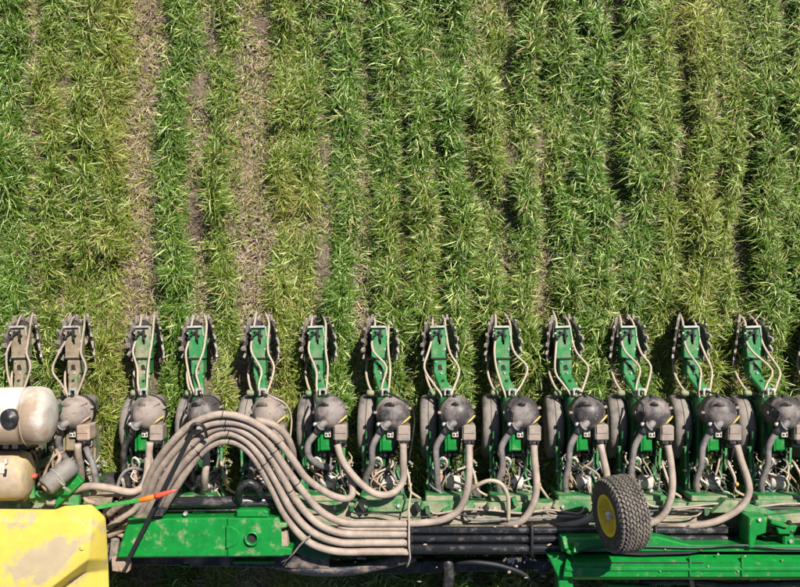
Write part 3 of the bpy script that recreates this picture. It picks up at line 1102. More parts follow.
    for k in range(16):
        if k == 6 and i % 3:
            continue
        xa, xb = rr.uniform(432, 472), rr.uniform(434, 474)
        ya_, yb_ = rr.uniform(450, 478), rr.uniform(488, 512)
        zc = rr.uniform(.58, .66)
        pts = [U(xa, ya_, zc - .06), U(xa + j(6), ya_ + 9, zc), U((xa + xb) / 2 + j(9), (ya_ + yb_) / 2, zc + .03), U(xb + j(4), yb_ - 5, zc), U(xb, yb_, zc - .08)]
        uobj('cable', MB().tube(pts, rr.choice((0.004, 0.005, 0.007)), 6, 0.025), cab[k], root)
    # a looped cream line with an amber fitting beside the seed hose
    pts = [U(469, 462, .62), U(474, 478 + j(3), .66), U(477 + j(3), 490, .66), U(486 + j(3), 497, .63), U(491, 505, .56)]
    cl = uobj('liquid_line', MB().tube(pts, 0.0085, 8, 0.02), 'cream_tube', root)
    obj('fitting', MB().lump(U(475.5, 484, .672), 0.015, 5, (1, 1.2, .8), 1), 'amber_fitting', cl)
    root.rotation_euler.z = math.radians(rr.uniform(-1.3, 1.3))
    # clips round the hopper lid and, on some units, a black lead thrown over it
    for k in range(4):
        an = math.radians(20 + 78 * k)
        cc = U(457.3, 413.5, 0.70) + Vector((0.108 * math.cos(an), 0.11 * math.sin(an), 0.012))
        part('lid_clip', ('clip', k), lambda: MB().box(cc, (0.022, 0.016, 0.022), Matrix.Rotation(an, 4, 'Z')), 'black_ink' if k % 2 else 'box_grey', hp)
    if i in (2, 3, 5, 8, 10, 12):
        q = rr.uniform(-4, 4)
        uobj('cable', MB().tube([U(441, 398 + q, .62), U(443.5, 404 + q, .76), U(446 + q * .3, 412, .785), U(445, 421, .775), U(440 + q * .5, 430, .73), U(437, 446, .66), U(439 + q, 462, .60)], 0.007, 8, 0.02), 'black_hose', root)
    if i in (4, 6, 9, 11):
        uobj('cable', MB().tube([U(449, 392, .62), U(462, 397, .72), U(474, 404, .70), U(478, 418, .64), U(476, 440, .62), U(473, 460, .60)], 0.006, 8, 0.02), rr.choice(('black_hose', 'cream_tube')), root)
    if i % 2:
        m_ = MB()
        for k in range(7):
            an, ra = rr.uniform(0, 6.28), rr.uniform(.02, .09)
            m_.lump(U(457, 413, .70) + Vector((ra * math.cos(an), ra * math.sin(an), .105 - 6.5 * ra * ra)), rr.uniform(.0025, .005), k, (1.4, 1, .5), 1)
        uobj('mud_crumbs', m_, 'mud', root)['kind'] = 'stuff'
    if spec.get('arch'):
        uobj('liquid_line', MB().tube([U(*p) for p in spec['arch']], 0.0125, 10, 0.02), 'cream_tube', root)
    return root


nth = ['first', 'second', 'third', 'fourth', 'fifth', 'sixth', 'seventh', 'eighth', 'ninth', 'tenth', 'eleventh', 'twelfth', 'thirteenth', 'fourteenth']
UNITS = [
    dict(mud=2, dome=2, bow=(-8, 16), vac=None, label='mud coated row unit whose front is hidden under the white tank'),
    dict(mud=2, dome=2, bow=(-16, 17), vacmat='grey_hose', label='mud coated row unit with tan hopper lid, right beside the white tank',
         seed=[(77.5, 444, .70), (78, 455, .69), (80, 466, .64), (81, 480, .56)],
         vac=[(444.5, 433, .75), (440, 445, .72), (447, 462, .66), (456, 476, .62), (462, 490, .60), (461, 506, .58)]),
    dict(mud=1, dome=1, bow=(-3, 8), label='row unit with dusty green tail, third from the left, before the hose arch begins', vacmat='black_hose',
         seed=[(150, 442, .70), (149, 455, .70), (151, 470, .70), (146, 484, .68), (138, 492, .64)]),
    dict(mud=0, dome=0, bow=(-7, 2), label='row unit with grey hopper lid under the left shoulder of the hose arch', vacmat='black_hose',
         seed=[(205, 444, .70), (206, 460, .71), (204, 478, .70), (203, 490, .62)],
         vac=[(444.5, 433, .75), (432, 440, .76), (427, 455, .74), (436, 480, .68), (452, 494, .62), (462, 488, .6)]),
    dict(mud=0, dome=2, bow=(4, 17), label='row unit with pale dusty hopper lid just beyond the top of the hose arch',
         vac=[(444.5, 433, .75), (443, 447, .74), (441, 465, .70), (439, 485, .66), (437, 500, .6)]),
    dict(mud=0, dome=0, bow=(0, 12), label='sixth row unit from the left, beside the right leg of the hose arch',
         seed=[(337, 445, .72), (341, 458, .74), (348, 470, .75), (360, 484, .75), (376, 495, .74), (392, 494, .72), (402, 482, .70), (403, 462, .72), (403, 445, .72)],
         vac=[(444.5, 433, .75), (437, 444, .76), (437, 456, .75), (444, 465, .70), (455, 468, .64)]),
    dict(mud=0, dome=0, bow=(8, 12), label='row unit seventh from the left, standing above the gap before the black pipes',
         vac=[(444.5, 433, .75), (439, 447, .75), (437, 465, .72), (432, 480, .66), (436, 492, .60)]),
    dict(mud=0, dome=0, bow=(-15, 20), arch=[(464, 505, .70), (468, 493, .80), (478, 485, .86), (490, 481, .88), (501, 485, .88), (507, 497, .86), (507.5, 512, .84), (507, 522, .82)], label='row unit with widely bowed tubes above the left end of the black pipes',
         seed=[(469, 445, .72), (469, 462, .74), (468, 480, .75), (464, 498, .74), (456, 512, .72), (440, 520, .71), (420, 522.5, .71), (404, 523, .71)]),
    dict(mud=0, dome=0, bow=(-7, 24), label='ninth row unit from the left, above the black strap on the pipes',
         seed=[(534, 445, .72), (535, 462, .74), (537, 480, .75), (536, 496, .74), (531, 510, .73), (522, 521, .71), (508, 525, .66), (496, 525, .56)]),
    dict(mud=0, dome=0, bow=(-11, 22), label='row unit tenth from the left, behind and left of the spare wheel',
         seed=[(600, 445, .72), (603, 460, .74), (606, 478, .74), (604, 495, .72), (596, 512, .70), (580, 522, .69), (560, 525, .66), (548, 525, .56)]),
    dict(mud=0, dome=0, bow=(9, 20), label='row unit eleventh from the left, directly behind the yellow rimmed wheel',
         seed=[(668, 445, .72), (671, 462, .74), (673, 482, .75), (671, 500, .74), (664, 515, .72), (652, 523, .71), (634, 527, .66), (622, 527, .56)]),
    dict(mud=0, dome=0, bow=(6, 17), label='twelfth row unit from the left, its tan hose sweeping far left',
         seed=[(737, 445, .72), (741, 460, .74), (747, 478, .75), (749, 492, .75), (742, 506, .74), (726, 517, .73), (705, 524, .71), (670, 527, .66), (658, 527, .56)]),
    dict(mud=0, dome=0, bow=(14, 22), label='row unit thirteenth from the left, nearest to the green bracket at the right edge',
         seed=[(806, 445, .72), (811, 462, .74), (814, 482, .75), (812, 500, .72), (806, 512, .66)]),
    dict(mud=0, dome=0, bow=(10, 20), label='row unit cut off by the right edge of the picture', seed=[(874, 445, .72), (880, 465, .74), (880, 490, .72), (872, 510, .66)]),
]
for i in range(len(UNIT_X)):
    make_row_unit(i)


# ------------------------------------------------------------------ toolbar behind which the units hang
def w(px, py, z):
    return P(px, py, z)


xl, xr = P(-140, 0, .6).x, P(960, 0, .6).x
tb = thing('toolbar', 'long green toolbar coated in tan dust carrying all the row units', 'toolbar', (0, w(0, 513, .6).y, 0))
oy = tb.location.y
off = Vector((0, oy, 0))
ytop, ybot = w(0, 503, .62).y, w(0, 527, .62).y
m = MB().box(((xl + xr) / 2, (ytop + ybot) / 2, 0.545), (xr - xl, ytop - ybot, 0.15), ch=0.012)
obj('beam', m, 'toolbar_dust', tb, off)
for i, u in enumerate(UNIT_PX):
    x = UNIT_X[i] + 0.03
    m = MB()
    ya = w(0, 499, .63).y
    m.box((x, ya, 0.43), (0.26, 0.035, 0.38), ch=0.006)
    obj('mount_plate', m, 'green_dusty', tb, off)
    m = MB()
    a = w(0, 500 + (i % 3), .65).y
    b = a - 0.075
    L = 0.17
    pts = [(x - L + .02, a - .004), (x + L - .03, a), (x + L, a - .03), (x + L - .01, b + .02), (x + L - .05, b), (x - L + .04, b), (x - L, b + .03)]
    m.prism(pts, 0.621, 0.644, 0.006)
    obj('clamp_plate', m, 'green_plate', tb, off)
    m = MB()
    bolt(m, (x - 0.11, a - .04, 0.644), 0.012, 0.016)
    obj('bolt', m, 'bright_steel', tb, off)
    m = bolt(MB(), (x + 0.10, a - .035, 0.644), 0.012, 0.016)
    obj('bolt', m, 'bright_steel', tb, off)
# support legs of the toolbar down to the ground wheels below it
for px in (100, 470, 700):
    m = MB().bar(w(px, 520, .5), w(px, 520, .5) * 1.0 + Vector((0, 0.0, -0.28)), 0.08, 0.08, up=(0, 1, 0))
    obj('wheel_post', m, 'green_deep', tb, off)
    p = w(px, 520, .5)
    m = MB().lathe([(0.10, -0.07), (0.20, -0.08), (0.235, -0.06), (0.245, 0), (0.235, 0.06), (0.20, 0.08), (0.10, 0.07)], (p.x, p.y, 0.238), (1, 0, 0), 28, True)
    obj('transport_tyre', m, 'tyre_rubber', tb, off)

ch = thing('cable_harness', 'loose black and grey cables lying along the dusty toolbar', 'cables', w(560, 512, 0))
off = ch.location.copy()
rh = random.Random(77)
for k in range(9):
    xa = rh.uniform(330, 760)
    ln = rh.uniform(60, 190)
    yb = rh.uniform(504, 520)
    pts = [w(xa - 6, yb - 12, .60)]
    for q in range(6):
        pts.append(w(xa + ln * q / 5, yb + rh.uniform(-2.5, 2.5), .662 + rh.uniform(0, .02)))
    pts.append(w(xa + ln + 5, yb - 11, .60))
    obj('cable', MB().tube(pts, rh.choice((.005, .007, .010)), 8, 0.03), rh.choice(('black_hose', 'black_ink', 'grey_hose', 'black_hose', 'tan_hose')), ch, off)
for k in range(14):
    p = w(rh.uniform(330, 790), rh.uniform(500, 512), .66)
    obj('bracket', MB().box(p, (rh.uniform(.02, .06), rh.uniform(.015, .04), .05), Matrix.Rotation(rh.uniform(0, 3), 4, 'Z')), rh.choice(('green_deep', 'black_ink', 'green_paint', 'rust')), ch, off)

# ------------------------------------------------------------------ black pipes along the toolbar
pr = thing('pipe_rack', 'three long black pipes strapped together along the front of the toolbar', 'pipes', w(580, 540, 0))
off = pr.location.copy()
for (py, z, r, x0, x1) in ((530, .70, .022, 409, 748), (538.5, .70, .021, 409, 752), (548, .70, .023, 409, 738)):
    o = obj('pipe', MB().cyl(w(x0, py, z), w(x1, py, z), r, 16, 0.2), 'black_steel', pr, off)
    if py > 545:
        o['label'] = 'frontmost black pipe'
obj('back_plate', MB().box(w(580, 539, .655), (2.05, 0.17, 0.03)), 'black_muddy', pr, off)
for (x, y0, y1) in ((532, 523, 556), (656, 525, 556)):
    obj('strap', MB().tube([w(x - 1, y0, .69), w(x, y0 + 4, .732), w(x, y1 - 6, .732), w(x, y1, .68)], 0.010, 8, 0.02), 'black_ink', pr, off)
m = MB()
for k in range(16):
    x, y = RND.uniform(415, 745), RND.choice((526, 533, 535, 542, 544, 553)) + RND.uniform(-1, 1)
    m.lump(w(x, y, .722), RND.uniform(.006, .014), k, (1.5, .8, .5), 1)
o = obj('mud_crumbs', m, 'mud', pr, off)
o['kind'] = 'stuff'

# ------------------------------------------------------------------ the arching bundle of tan hoses
hb = thing('hose_bundle', 'bundle of thick tan hoses arching up and then running along the toolbar', 'hose', w(270, 480, 0))
off = hb.location.copy()
HP = [
    # outer hose, ends at the sixth unit
    [(98, 545, .55), (122, 532, .64), (140, 500, .78), (152, 470, .90), (170, 444, .98), (193, 424, 1.02), (221, 415, 1.04), (250, 420, 1.02), (274, 436, .98), (291, 458, .92), (306, 477, .86), (322, 491, .81), (338, 498, .78), (351, 497, .74), (352, 484, .70), (346, 462, .69)],
    [(98, 550, .55), (126, 535, .64), (145, 503, .78), (158, 473, .89), (178, 446, .96), (200, 428, 1.0), (224, 421, 1.01), (249, 427, 1.0), (270, 444, .96), (287, 470, .90), (304, 494, .83), (322, 513, .78), (345, 522.5, .75), (372, 523.5, .74), (409, 523.5, .73)],
    [(98, 554, .54), (130, 538, .63), (150, 507, .77), (165, 477, .88), (184, 451, .94), (204, 434, .97), (226, 427, .98), (248, 434, .97), (266, 451, .93), (281, 476, .88), (297, 502, .82), (316, 523, .78), (341, 533, .75), (372, 534, .74), (410, 534, .73)],
    [(98, 558, .52), (133, 542, .60), (155, 511, .75), (171, 481, .86), (190, 456, .92), (208, 440, .95), (227, 433, .96), (246, 440, .95), (261, 456, .91), (276, 482, .86), (291, 509, .81), (311, 531, .77), (338, 542, .75), (372, 542.5, .74), (410, 542.5, .73)],
    [(98, 562, .50), (136, 546, .58), (159, 515, .73), (177, 486, .84), (195, 461, .89), (212, 446, .92), (228, 440, .93), (243, 446, .92), (257, 462, .89), (271, 488, .84), (287, 516, .79), (307, 540, .76), (335, 551, .74), (372, 551.5, .73), (409, 551.5, .73)],
]
for k, pts in enumerate(HP):
    jit = random.Random(40 + k)
    pts = [(a + jit.uniform(-.9, .9), b + jit.uniform(-.9, .9), c + jit.uniform(-.008, .008)) if 2 < n_ < len(pts) - 3 else (a, b, c) for n_, (a, b, c) in enumerate(pts)]
    HP[k] = pts
    obj('hose', MB().tube([w(*p) for p in pts], 0.0222 if k else 0.0212, 14, 0.025), 'tan_hose', hb, off)
obj('hose', MB().tube([w(338, 526.5, .74), w(350, 528.8, .745), w(375, 529, .745), w(408, 529, .74)], 0.010, 10, 0.03), 'tan_hose', hb, off)
# branch that leaves the bundle at the top and dives behind it
obj('hose', MB().tube([w(256, 420, .97), w(272, 424, .97), w(285, 434, .93), (w(292, 449, .86)), w(293, 460, .76), w(290, 470, .66)], 0.021, 12, 0.025), 'tan_hose', hb, off)
# ends: couplings on to the black pipes
for y, z in ((530, .715), (538.5, .715), (548, .715)):
    obj('coupling', MB().lathe([(0.02, 0), (0.027, 0.004), (0.027, 0.03), (0.023, 0.034), (0.023, 0.055)], w(404, y, z), (1, 0, 0), 14, True), 'black_steel', hb, off)
# black ties
def tie(k, i, t=0.0):
    pts = [w(*p) for p in HP[k]]
    a, b = pts[i], pts[i + 1]
    p = a.lerp(b, t)
    obj('tie', MB().ring(p, b - a, 0.0232 if k else 0.0222, 0.0028, 16, 6), 'black_ink', hb, off)
for k in range(5):
    tie(k, 6, 0.05)
    tie(k, 8, 0.25)
for k in range(1, 3):
    tie(k, 9, 0.55)
for k in range(1, 5):
    tie(k, 4, 0.4)
obj('tie', MB().tube([w(409, 478, .69), w(411, 492, .72), w(409, 505, .74), w(409, 520, .765), w(409, 545, .765), w(410, 558, .74), w(407, 567, .70)], 0.0055, 8, 0.02), 'cream_tube', hb, off)

# ------------------------------------------------------------------ black strut leaning over the left beam
ls = thing('black_strut', 'black strut leaning from the hose arch down across the green beam', 'strut', w(160, 500, 0))
off = ls.location.copy()
obj('bar', MB().bar(w(196, 424, 1.06), w(127, 562, .90), 0.021, 0.03), 'black_ink', ls, off)
obj('clip', MB().tube([w(189, 432, 1.07), w(194, 424, 1.10), w(203, 426, 1.08), w(207, 437, 1.02)], 0.010, 8, 0.02), 'black_hose', ls, off)
obj('second_bar', MB().bar(w(182, 466, .78), w(150, 530, .78), 0.06, 0.03), 'black_hose', ls, off)

# ------------------------------------------------------------------ green beam at the lower left
bf = thing('hitch_beam', 'clean bright green box beam with a round pivot hole', 'beam', w(220, 538, 0))
off = bf.location.copy()
def pxpoly(pts, z):
    return [(w(a, b, z).x, w(a, b, z).y) for a, b in pts]
obj('box_section', MB().prism(pxpoly([(128, 519), (230, 517.5), (231, 557), (116, 558)], .8), .60, .80, .01), 'green_clean', bf, off)
obj('end_plate', MB().prism(pxpoly([(227, 518), (279, 518), (280, 523), (287, 523), (287, 527.5), (281, 529), (281, 547), (292, 548.5), (291, 555), (281, 556.5), (227, 557)], .815), .60, .815, .008), 'green_clean', bf, off)
rr_ = [(227 + 13 * math.cos(a), 537 + 11 * math.sin(a)) for a in [math.radians(-80 + 20 * k) for k in range(9)]]
obj('lap_plate', MB().prism(pxpoly([(226, 526)] + rr_ + [(226, 548)], .82), .80, .822, .004), 'green_clean', bf, off)
obj('boss', MB().lathe([(0.030, -0.1), (0.046, -0.02), (0.044, 0.012), (0.040, 0.02), (0.032, 0.02), (0.029, 0.012), (0.029, -0.1)], w(252, 538, .82), (0, 0, 1), 28, True, cap=False), 'green_clean', bf, off)
obj('bore_shade', MB().lathe([(0.0, 0), (0.0285, 0)], w(252, 538, .82) + Vector((0, 0, -0.004)), (0, 0, 1), 24, False, cap=False), 'hollow_shade', bf, off)  # flat near-black disc painting the shade down the hole
obj('lug', MB().prism(pxpoly([(236, 511), (239, 510), (264, 510), (268, 512), (268, 518), (236, 518)], .82), .74, .815, .01), 'green_clean', bf, off)
obj('lug', MB().prism(pxpoly([(233, 561), (275, 561), (274, 563.5), (234, 563.5)], .7), .64, .70, .003), 'green_clean', bf, off)
obj('tab', MB().prism(pxpoly([(181, 564), (191, 563), (190, 567), (181, 567)], .6), .56, .60, .003), 'green_clean', bf, off)
obj('worn_pad', MB().prism(pxpoly([(281.5, 532), (287, 532), (288, 546), (281.5, 546)], .78), .7, .79, .003), 'mud', bf, off)
obj('lower_rail', MB().bar(w(128, 556, .55), w(330, 560, .55), 0.08, 0.10), 'navy_plastic', bf, off)
obj('stud', bolt(MB(), w(186, 513, .76), 0.014, 0.03), 'bright_steel', bf, off)
obj('beam_leg', MB().bar(w(200, 540, .6), Vector((w(200, 540, .6).x, w(200, 540, .6).y, 0.0)), 0.10, 0.10, up=(0, 1, 0)), 'green_deep', bf, off)

# green web to the right of the beam, in shade under the hoses
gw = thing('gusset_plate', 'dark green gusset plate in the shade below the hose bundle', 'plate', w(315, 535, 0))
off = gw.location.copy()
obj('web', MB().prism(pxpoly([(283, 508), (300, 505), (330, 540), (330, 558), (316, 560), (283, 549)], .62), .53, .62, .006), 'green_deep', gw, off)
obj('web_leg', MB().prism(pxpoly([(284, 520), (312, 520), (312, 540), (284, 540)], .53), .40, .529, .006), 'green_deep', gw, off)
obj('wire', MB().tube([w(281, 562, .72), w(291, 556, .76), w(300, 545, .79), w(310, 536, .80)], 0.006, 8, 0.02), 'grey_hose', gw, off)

# black hydraulic pipe with hooked hose above the beam
bp = thing('hydraulic_pipe', 'black horizontal hydraulic pipe above the green beam with a hooked hose', 'pipe', w(225, 501, 0))
off = bp.location.copy()
obj('tube', MB().cyl(w(152, 502.5, .72), w(282, 501, .72), 0.033, 18, 0.2), 'black_steel', bp, off)
obj('tube', MB().cyl(w(150, 510, .70), w(272, 509.5, .70), 0.010, 10, 0.2), 'black_steel', bp, off)
obj('end_cap', MB().box(w(286, 501, .70), (0.06, 0.08, 0.08), ch=0.01), 'black_hose', bp, off)
obj('hooked_hose', MB().tube([w(239, 502, .74), w(239, 492, .82), w(243, 485, .86), (w(250, 483, .87)), w(257, 487, .85), w(261, 496, .78)], 0.022, 12, ribs=.08, rib_len=.012), 'black_hose', bp, off)
obj('saddle', MB().box(w(200, 504, .655), (0.08, 0.09, 0.08)), 'green_deep', bp, off)

# ------------------------------------------------------------------ dark underframe along the bottom edge
uf = thing('under_frame', 'dark shaded underframe with curved black hoses along the bottom edge', 'frame', w(420, 575, 0))
off = uf.location.copy()
obj('rail', MB().bar(w(300, 568, .35), w(560, 562, .35), 0.07, 0.09), 'black_hose', uf, off)
obj('cover', MB().tube([w(270, 560, .52), w(305, 569, .56), w(345, 570, .57), w(385, 563, .56), w(415, 556, .52)], 0.035, 12, 0.03), 'navy_plastic', uf, off)
obj('hose', MB().tube([w(455, 562, .55), w(475, 562, .60), w(498, 565, .60), w(520, 572, .58), (w(538, 584, .54))], 0.014, 10, 0.03), 'black_ink', uf, off)
obj('hose', MB().tube([w(447, 558, .55), w(449, 575, .55), w(446, 600, .5)], 0.035, 10, 0.03), 'black_hose', uf, off)
for (a, b) in ((310, .0), (430, 0), (545, 0)):
    p = w(a, 567, .4)
    obj('leg', MB().bar(p, Vector((p.x, p.y, 0)), 0.08, 0.08, up=(0, 1, 0)), 'black_hose', uf, off)
m = MB()
for k in range(20):
    x, y = RND.choice(((430, 566), (440, 575), (425, 580), (510, 566), (525, 573), (545, 582), (555, 585), (540, 562), (490, 556), (360, 556), (335, 555))), 0
    px, py = x[0] + RND.gauss(0, 7), x[1] + RND.gauss(0, 3)
    m.lump(w(px, py, .60), RND.uniform(.004, .012), k + 50, (RND.uniform(.8, 2.4), RND.uniform(.7, 1.2), .6), 1, .4)
o = obj('mud_crumbs', m, 'box_grey', uf, off)
o['kind'] = 'stuff'
m = MB()
for k in range(26):
    p = w(520 + RND.gauss(0, 8), 559 + RND.gauss(0, 2.5), .63)
    m.box(p, (RND.uniform(.01, .035), RND.uniform(.006, .015), RND.uniform(.006, .02)), Matrix.Rotation(RND.uniform(0, 3), 4, 'Z'), 0.001)
obj('connector', m, 'navy_plastic', uf, off)

# ------------------------------------------------------------------ spare / gauge wheel with the turf tyre
def make_wheel():
    c = w(620.5, 513.5, 1.10)
    t = thing('carrying_wheel', 'small turf tyre on a yellow rim standing above the green frame', 'wheel', (c.x, c.y, 0))
    off = Vector((c.x, c.y, 0))
    ax = Vector((-math.cos(math.radians(13)), -0.10, math.sin(math.radians(13)))).normalized()
    R = 0.205
    prof = [(0.105, -0.075), (0.125, -0.088), (0.165, -0.093), (0.188, -0.082), (0.198, -0.06), (0.202, -0.03), (0.203, 0), (0.202, 0.03), (0.198, 0.06), (0.188, 0.082), (0.165, 0.093), (0.125, 0.088), (0.105, 0.075)]
    ty = obj('tyre', MB().lathe(prof, c, ax, 48, True, cap=False), 'tyre_rubber', t, off)
    u = ax.orthogonal().normalized()
    v = ax.cross(u)
    m = MB()
    for row in range(9):
        tt = -0.075 + row * 0.01875
        rad = 0.2035 - 0.2 * max(0, abs(tt) - 0.05) - 0.6 * max(0, abs(tt) - 0.066)
        n = 44
        for k in range(n):
            a = 2 * math.pi * (k + (0.5 if row % 2 else 0)) / n
            e = u * math.cos(a) + v * math.sin(a)
            g = v * math.cos(a) - u * math.sin(a)
            g2 = (g + ax * (0.45 if row % 2 else -0.45)).normalized()
            x2 = (ax - g2 * ax.dot(g2)).normalized()
            base = c + ax * tt + e * rad
            vs = []
            for h, sc in ((-0.004, 1.0), (0.008, 0.82)):
                for sx, sy in ((-1, -1), (1, -1), (1, 1), (-1, 1)):
                    vs.append(base + e * h + g2 * 0.0118 * sc * sx + x2 * 0.0072 * sc * sy)
            m.add(vs, [[0, 1, 5, 4], [1, 2, 6, 5], [2, 3, 7, 6], [3, 0, 4, 7], [4, 5, 6, 7]])
    tr = obj('tread', m, 'tyre_lug', ty)
    tr.data.transform(Matrix.Translation(-off))
    tr['kind'] = 'stuff'
    ri = obj('rim', MB().lathe([(0.118, 0.070), (0.118, 0.084), (0.108, 0.088), (0.100, 0.076), (0.092, 0.03), (0.075, 0.018), (0.05, 0.030), (0.035, 0.045), (0.0, 0.046)], c, ax, 36, True, cap=False), 'rim_yellow', t, off)
    obj('hub_cap', MB().lathe([(0.026, 0.03), (0.026, 0.075), (0.018, 0.084), (0, 0.086)], c, ax, 18, True, cap=False), 'bright_steel', ri, off)
    m = MB()
    for k in range(4):
        a = math.radians(45 + 90 * k)
        bolt(m, c + ax * 0.022 + (u * math.cos(a) + v * math.sin(a)) * 0.062, 0.009, 0.012, ax)
    obj('lug_nut', m, 'black_ink', ri, off)
    # fork that carries it on the frame below
    m = MB().cyl(c - ax * 0.02, c - ax * 0.16, 0.018, 12)
    m.bar(c - ax * 0.15, Vector((c.x + .12, c.y - 0.16, 0.84)), 0.05, 0.02)
    obj('axle', m, 'green_deep', t, off)


make_wheel()

# ------------------------------------------------------------------ green wing frame at the lower right
wf = thing('wing_frame', 'bright green folded wing frame beams under the turf tyre', 'frame', w(700, 560, 0))
off = wf.location.copy()
XR = 940
obj('upper_plate', MB().prism(pxpoly([(562, 538), (640, 538), (656, 536.5), (690, 545), (XR, 545), (XR, 552), (562, 552)], .84), .72, .84, .008), 'green_clean', wf, off)
def facet(name, y0, z0, y1, z1, x0a, x0b, matn='green_clean', th=0.03):
    a, b = w(x0a, y0, z0), w(x0b, y1, z1)
    c, d = w(XR, y1, z1), w(XR, y0, z0)
    vs = [a, b, c, d] + [p - Vector((0, 0, th)) for p in (a, b, c, d)]
    m = MB().add(vs, [[0, 1, 2, 3], [7, 6, 5, 4], [0, 4, 5, 1], [1, 5, 6, 2], [2, 6, 7, 3], [3, 7, 4, 0]])
    return obj(name, m, matn, wf, off)
facet('ridge_face', 554.5, .80, 562, .855, 568, 566)
facet('top_face', 562.2, .857, 576.5, .852, 566, 563.5)
facet('lip_face', 576.7, .850, 579.5, .80, 563.5, 563, th=0.05)
obj('box_core', MB().prism(pxpoly([(568, 556), (XR, 556), (XR, 577), (566, 577)], .79), .60, .79, .004), 'green_deep', wf, off)
obj('lower_plate', MB().prism(pxpoly([(608, 584), (650, 586), (660, 600), (606, 600)], .66), .6, .66, .004), 'green_clean', wf, off)
obj('seam_shade', MB().bar(w(612, 562.4, .858), w(703, 562.6, .858), 0.006, 0.006), 'black_ink', wf, off)  # raised black bar in place of a narrow shaded slot
obj('gap_shade_strip', MB().prism(pxpoly([(612, 553.2), (650, 552.2), (703, 551), (690, 553.6), (640, 555.2)], .846), .80, .846, 0), 'black_ink', wf, off)  # tapered black sliver painting the shaded gap between the plates
obj('rib', MB().bar(w(566, 569, .858), w(XR, 569, .857), 0.018, 0.012), 'green_clean', wf, off)
for px in (690, 742, 812):
    obj('stiffener', MB().box(w(px, 566, .856), (0.012, 0.11, 0.016)), 'green_clean', wf, off)
obj('cable', MB().tube([w(560, 556, .80), w(600, 548, .86), w(640, 546.5, .856), w(700, 547.5, .856), w(742, 545, .87), w(790, 549, .86), w(860, 548, .86)], 0.006, 8, 0.03), 'black_hose', wf, off)
obj('toothed_plate', MB().prism(pxpoly([(548, 556), (566, 555), (574, 560), (579, 565), (574, 567), (580, 572), (573, 575), (574, 600), (560, 600), (558, 577)], .80), .66, .80, .006), 'green_clean', wf, off)
obj('finger', MB().bar(w(563, 536, .86), w(566, 549, .88), 0.025, 0.08), 'green_clean', wf, off)
obj('finger', MB().bar(w(576, 542, .86), w(574, 553, .88), 0.028, 0.08), 'green_clean', wf, off)
obj('finger_web', MB().bar(w(566, 550, .86), w(573, 553, .86), 0.02, 0.05), 'green_clean', wf, off)
for px in (600, 760, 880):
    p = w(px, 565, .62)
    obj('leg', MB().bar(p, Vector((p.x, p.y, 0)), 0.09, 0.09, up=(0, 1, 0)), 'green_deep', wf, off)
obj('hose', MB().tube([w(640, 582, .62), w(690, 581, .64), w(730, 585, .62), w(800, 583, .6), w(860, 586, .6)], 0.02, 10, 0.04), 'black_hose', wf, off)
obj('hose', MB().tube([w(691, 578, .7), w(692, 584, .68), w(695, 600, .6)], 0.013, 10, 0.03), 'tan_hose', wf, off)
for (x, y) in ((665, 549), (708, 566), (718, 554), (738, 571), (745, 556), (660, 571), (700, 549), (782, 560), (792, 549)):
    obj('bolt', bolt(MB(), w(x, y, .858 if 555 < y < 575 else .842), 0.007, 0.005), 'green_dusty', wf, off)

# bracket at the right edge
br = thing('fold_bracket', 'bright green folded steel bracket at the right edge above the wing frame', 'bracket', w(770, 530, 0))
off = br.location.copy()
obj('side_plate', MB().prism(pxpoly([(749, 517), (768, 517), (766, 533), (757, 536), (754, 548), (749, 548)], .88), .70, .88, .006), 'green_clean', br, off)
obj('back_plate', MB().prism(pxpoly([(768, 516), (800, 513), (850, 513), (850, 521), (790, 524), (768, 520)], .80), .62, .80, .006), 'green_dusty', br, off)
obj('shelf', MB().prism(pxpoly([(776, 526), (798, 526), (794, 534), (779, 534)], .86), .83, .86, .004), 'green_clean', br, off)
obj('lug', MB().prism(pxpoly([(783, 535), (794, 535), (796, 546), (784, 546)], .83), .72, .83, .01), 'green_clean', br, off)
obj('pin', MB().cyl(w(789, 521, .80), w(792, 533, .86), 0.014, 12), 'black_hose', br, off)
obj('web', MB().bar(w(768, 520, .83), w(785, 525, .83), 0.02, 0.10), 'green_clean', br, off)
obj('gusset', MB().prism(pxpoly([(712, 513), (726, 500), (738, 501), (745, 506), (742, 511), (726, 513)], .72), .60, .72, .004), 'green_dusty', br, off)
obj('gusset', MB().bar(w(742, 506, .72), w(775, 516, .72), 0.05, 0.03), 'green_paint', br, off)
obj('bolt', bolt(MB(), w(759, 519.5, .88), 0.012, 0.014), 'bright_steel', br, off)
obj('bolt', bolt(MB(), w(790, 541, .83), 0.012, 0.014), 'bright_steel', br, off)
obj('foot', MB().box(w(790, 545, .665), (0.35, 0.10, 0.10)), 'green_deep', br, off)

# ------------------------------------------------------------------ tanks at the left
def stand_legs(root, off, pts, material='green_deep', z0=0.0, r=0.03):
    for p in pts:
        p = Vector(p)
        obj('stand_leg', MB().bar(p, Vector((p.x, p.y, z0)), 2 * r, 2 * r, up=(0, 1, 0)), material, root, off)


